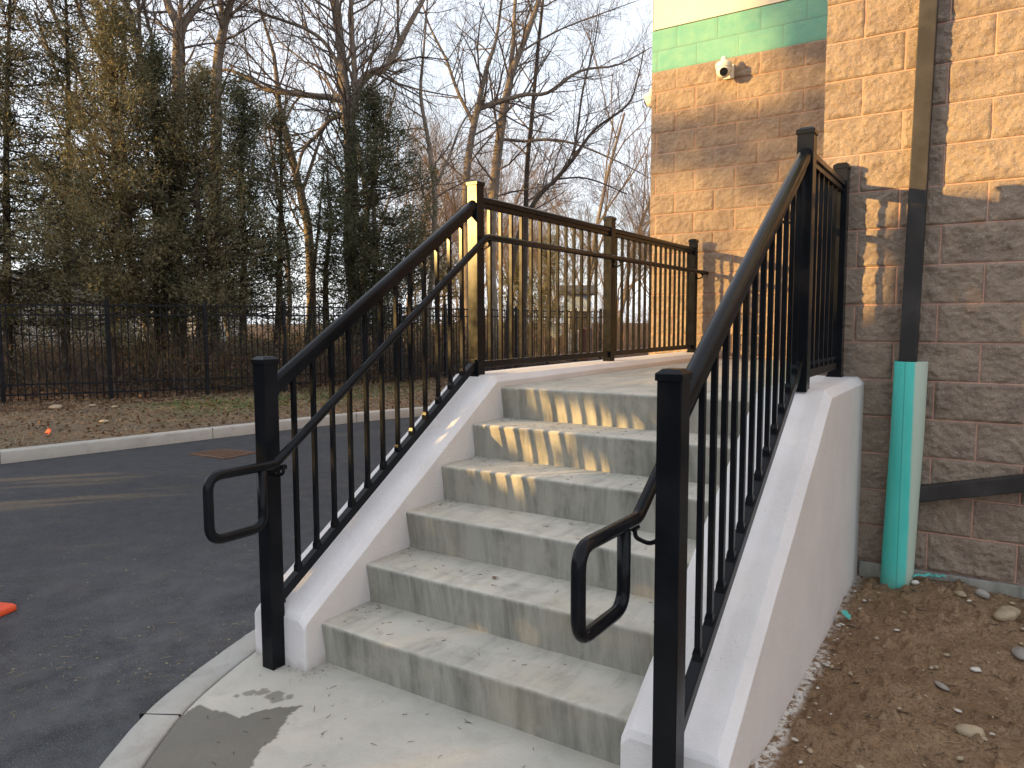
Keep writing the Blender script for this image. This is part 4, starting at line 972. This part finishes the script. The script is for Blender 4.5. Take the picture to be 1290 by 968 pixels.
# ------------------------------------------------------------------ unseen planting outside the frame, added and shaped to throw the shade
E_ = np.array([.771, -.636]); H_ = np.array([.636, .771]); TE = SUN[2]/math.hypot(SUN[0], SUN[1])
def upstream(u, k, v): return np.stack([u*E_[0]-k*H_[0], u*E_[1]-k*H_[1], v+TE*k], -1)
def shade_screen(u0, u1, k, top, label, seed, gaps=(), thick=.7, leaf=.20, dens=620, low=-5, name='shade_screen', mat='shade_screen'):  # unseen wall of leaves, added to block the low sun
    rs = np.random.default_rng(seed); u = np.arange(u0, u1, .2); tp = np.array([top(x) for x in u])
    n = int((u1-u0)*(tp.max()+TE*k)*dens); uu = rs.uniform(u0, u1, n); zz = rs.uniform(.0, tp.max()+TE*k+.3, n); vv = zz-TE*k
    kk = k+rs.normal(size=n)*thick*.4; keep = zz-TE*kk < np.interp(uu, u, tp)+rs.normal(size=n)*.03
    for (gu, gv, ru, rv, ang) in gaps:
        a = uu-gu; b = (zz-TE*kk)-gv; c_, s_ = math.cos(ang), math.sin(ang); keep &= (((a*c_+b*s_)/ru)**2+((-a*s_+b*c_)/rv)**2 > 1) | (rs.random(n) < (.16 if gu < -3 else .03))
    uu, zz, kk = uu[keep], zz[keep], kk[keep]; C = np.stack([uu*E_[0]-kk*H_[0], uu*E_[1]-kk*H_[1], zz-.15], 1)
    V, Q = leaf_cloud(rs, C, np.tile([0, 0, .4], (len(C), 1)), 1, .01, leaf, leaf*.8)
    P = upstream((u0+u1)/2, k, 0); t = empty(name, (P[0], P[1], -.15), label, 'shade_screen')
    mb = MB(); mb.addq(V, Q); mb.build('foliage', MAT[mat], t)
    tb = []
    for q in np.arange(u0+.3, u1, .9):
        b = upstream(q, k, 0); tb.append(([np.array([b[0], b[1], -.2]), np.array([b[0]+.05, b[1], .5]), np.array([b[0], b[1]+.05, 1.0])], [.04, .035, .02]))
    tubes_mesh(tb).build('stem', MAT['bark_dark'], t)
    return t
GAPS = [(-.26, 1.06, .23, .12, 0), (-.50, 1.27, .28, .16, 0), (-5.45, -.44, .45, .26, 0), (-4.5, -.39, .28, .26, 0), (.29, .40, .09, .07, .2), (-.95, 1.6, .5, .12, .2),]  # openings shaped so sun patches land on the steps and asphalt
shade_screen(-.02, 9, 9.5, lambda u: 2.66+.02*math.sin(u*7), 'tall clipped leaf screen added behind the viewer to shade the steps', 301, GAPS)
shade_screen(-7.5, .5, 10.5, lambda u: 2.05 if u > -.9 else 1.42 if u > -1.3 else (1.15+.25*math.sin(u*2.1)+.15*math.sin(u*5.3)), 'lower ragged leaf screen added outside the left edge to shade drive and stairs', 302, GAPS)
shade_screen(-34, -7.5, 26, lambda u: (4.2 if u > -17 else 1.0)+.9*math.sin(u*1.1)+.7*math.sin(u*2.9), 'long ragged leaf screen added far outside the left edge to shade the evergreens', 303, (), 1.0, .30, 110)
def shade_tree(u, k, vb, vt, w_, label, seed, n=2600, leaf=.2):  # unseen tree, crown shaped for the shade on the recessed wall
    rs = np.random.default_rng(seed); P = upstream(u, k, 0); zb, zt = vb+TE*k, vt+TE*k; c = rs.normal(size=(60, 3))*np.array([w_*.42, w_*.42, (zt-zb)*.24]); c[:, 2] += (zt+zb)/2
    C = c[rs.integers(0, 60, n)]+rs.normal(size=(n, 3))*.17; C[:, 0] += P[0]; C[:, 1] += P[1]
    t = empty('evergreen_tree', (P[0], P[1], -.15), label, 'tree')
    V, Q = leaf_cloud(rs, C, np.tile([0, 0, .4], (n, 1)), 1, .02, leaf, leaf*.6); mb = MB(); mb.addq(V, Q); mb.build('crown', MAT['shade_screen'], t)
    tb = [([np.array([P[0], P[1], -.2]), np.array([P[0]+.1, P[1], zb]), np.array([P[0], P[1], zt])], [.035, .025, .015])]
    for q in c[:10]: tb.append(([np.array([P[0], P[1], max(zb*.7, q[2]-1.2)]), np.array([P[0]+q[0], P[1]+q[1], q[2]])], [.012, .006]))
    tubes_mesh(tb).build('trunk', MAT['bark_dark'], t)
shade_tree(-2.28, 24, 3.7, 7.4, .6, 'unseen slim evergreen shaped to shade the recessed wall corner', 311, 2000)
shade_tree(-3.4, 26, 3.62, 4.1, 1.5, 'unseen loose evergreen shaped to dapple the recessed wall', 312, 420)

# ------------------------------------------------------------------ bits on the steps, walk and street
def bits(name, n, seed, fn, mat, label, cat, L=(.008, .03), r=.0012):
    rs = np.random.default_rng(seed); mb = MB()
    for k in range(n):
        x, y, z = fn(rs); a = rs.uniform(0, 6.28); l = rs.uniform(*L); d = np.array([math.cos(a), math.sin(a), 0]); p = np.array([x, y, z+r*.9]); m = p+d*l*.5+rs.normal(size=3)*l*.08*np.array([1, 1, 0])
        mb.tube([p, m, p+d*l+rs.normal(size=3)*l*.15*np.array([1, 1, .2])], [r, r, r*.5], 4)
    return tag(mb.build(name, MAT[mat]), label, cat, kind='stuff')
def on_steps(rs):
    i = rs.integers(0, 5); edge = rs.random() < .35
    return (rs.uniform(.02, .15) if edge else rs.uniform(.05, 1.42)), i*TD+(rs.uniform(.18, .29) if edge else rs.uniform(.04, .28)), (i+1)*RZ+.002
bits('debris', 120, 1, on_steps, 'deadleaf', 'tiny brown twigs and leaf bits on the concrete steps', 'debris', (.006, .03))
bits('debris', 60, 2, lambda r: (r.uniform(-.1, 1.4), r.uniform(-.75, -.02), .003), 'bark_dark', 'tiny dark twigs on the concrete pad', 'debris', (.006, .035), .001)
bits('debris', 70, 3, lambda r: (r.uniform(-.16, .1), -.06+r.normal()*.06, .003), 'stone_grey', 'fine grit around the foot of the left post', 'grit', (.003, .008), .0018)
def edge_steps(rs):
    i = rs.integers(0, 6); return abs(rs.normal())*.05+.004, i*TD+rs.uniform(.03, .30), (i+1)*RZ+.002
bits('plaster_grit', 420, 4, edge_steps, 'chip', 'pale plaster grit along the left ends of the treads', 'grit', (.002, .007), .0016)
bits('dirt_roots', 80, 11, lambda r: ((lambda x, y: (x, y, float(dirt_z(x, y))+.006))(1.85+r.random()*1.0, .1+r.random()*2.1)), 'straw', 'pale root bits and straw lying in the dirt', 'straw', (.01, .05), .0015)
bits('dirt_twigs', 160, 12, lambda r: ((lambda x, y: (x, y, float(dirt_z(x, y))+.006))(1.85+r.random()*1.0, .1+r.random()*2.1)), 'bark_dark', 'dark twigs lying in the dirt', 'twigs', (.01, .05), .002)
bits('asphalt_straw', 260, 13, lambda r: (-.75-r.exponential(1.3), r.uniform(-1.2, 3.0), -.1475), 'straw', 'dry grass bits blown over the asphalt', 'straw', (.01, .06), .0016)
def lit(x, y, z, s, m, label, seed, nm='fallen_leaf'):
    rs = np.random.default_rng(seed); mb = MB(); n = 7; a0 = rs.uniform(0, 6)
    top = [(x+s*(1-.45*(j % 2))*math.cos(a0+j*.9), y+s*.7*(1-.3*(j % 2))*math.sin(a0+j*.9), z+.003+rs.random()*s*.3) for j in range(n)]
    mb.ring([[(p[0], p[1], p[2]-.001) for p in top], top]); tag(mb.build(nm, MAT[m], origin=(x, y, z)), label, 'leaf' if nm == 'fallen_leaf' else 'litter')
lit(.80, 3*TD-.05, 3*RZ+.003, .014, 'straw', 'tiny yellow leaf on the third tread near its back', 5)
lit(.62, 1.55*TD, 2*RZ+.003, .018, 'deadleaf', 'curled brown leaf on the second tread', 6)
lit(.13, .5*TD, RZ+.003, .010, 'chip', 'white paper fleck at the left of the first tread', 7, 'paper_fleck')
lit(1.36, -.10, .004, .012, 'chip', 'white paper fleck on the pad by the right end of the first riser', 8, 'paper_fleck')
rs = np.random.default_rng(9); mb = MB()
for k in range(420):
    d = rs.exponential(2.2); a = rs.uniform(1.7, 3.9); x, y = -.6+d*math.cos(a), -.2+d*math.sin(a)
    if x > np.interp(y, [p[1] for p in KERB[3:]], [p[0] for p in KERB[3:]])-.03: continue
    r = rs.choice((.003, .004, .006, .009)); t = rs.uniform(0, 3.1)
    mb.add([(x, y, -.143), (x+r*2*math.cos(t), y+r*2*math.sin(t), -.144), (x+r*math.cos(t)-r*.7*math.sin(t), y+r*math.sin(t)+r*.7*math.cos(t), -.139)], [(0, 1, 2)])
tag(mb.build('wood_chips', MAT['straw']), 'pale wood chips and leaf flecks scattered on the asphalt', 'wood chips', kind='stuff')
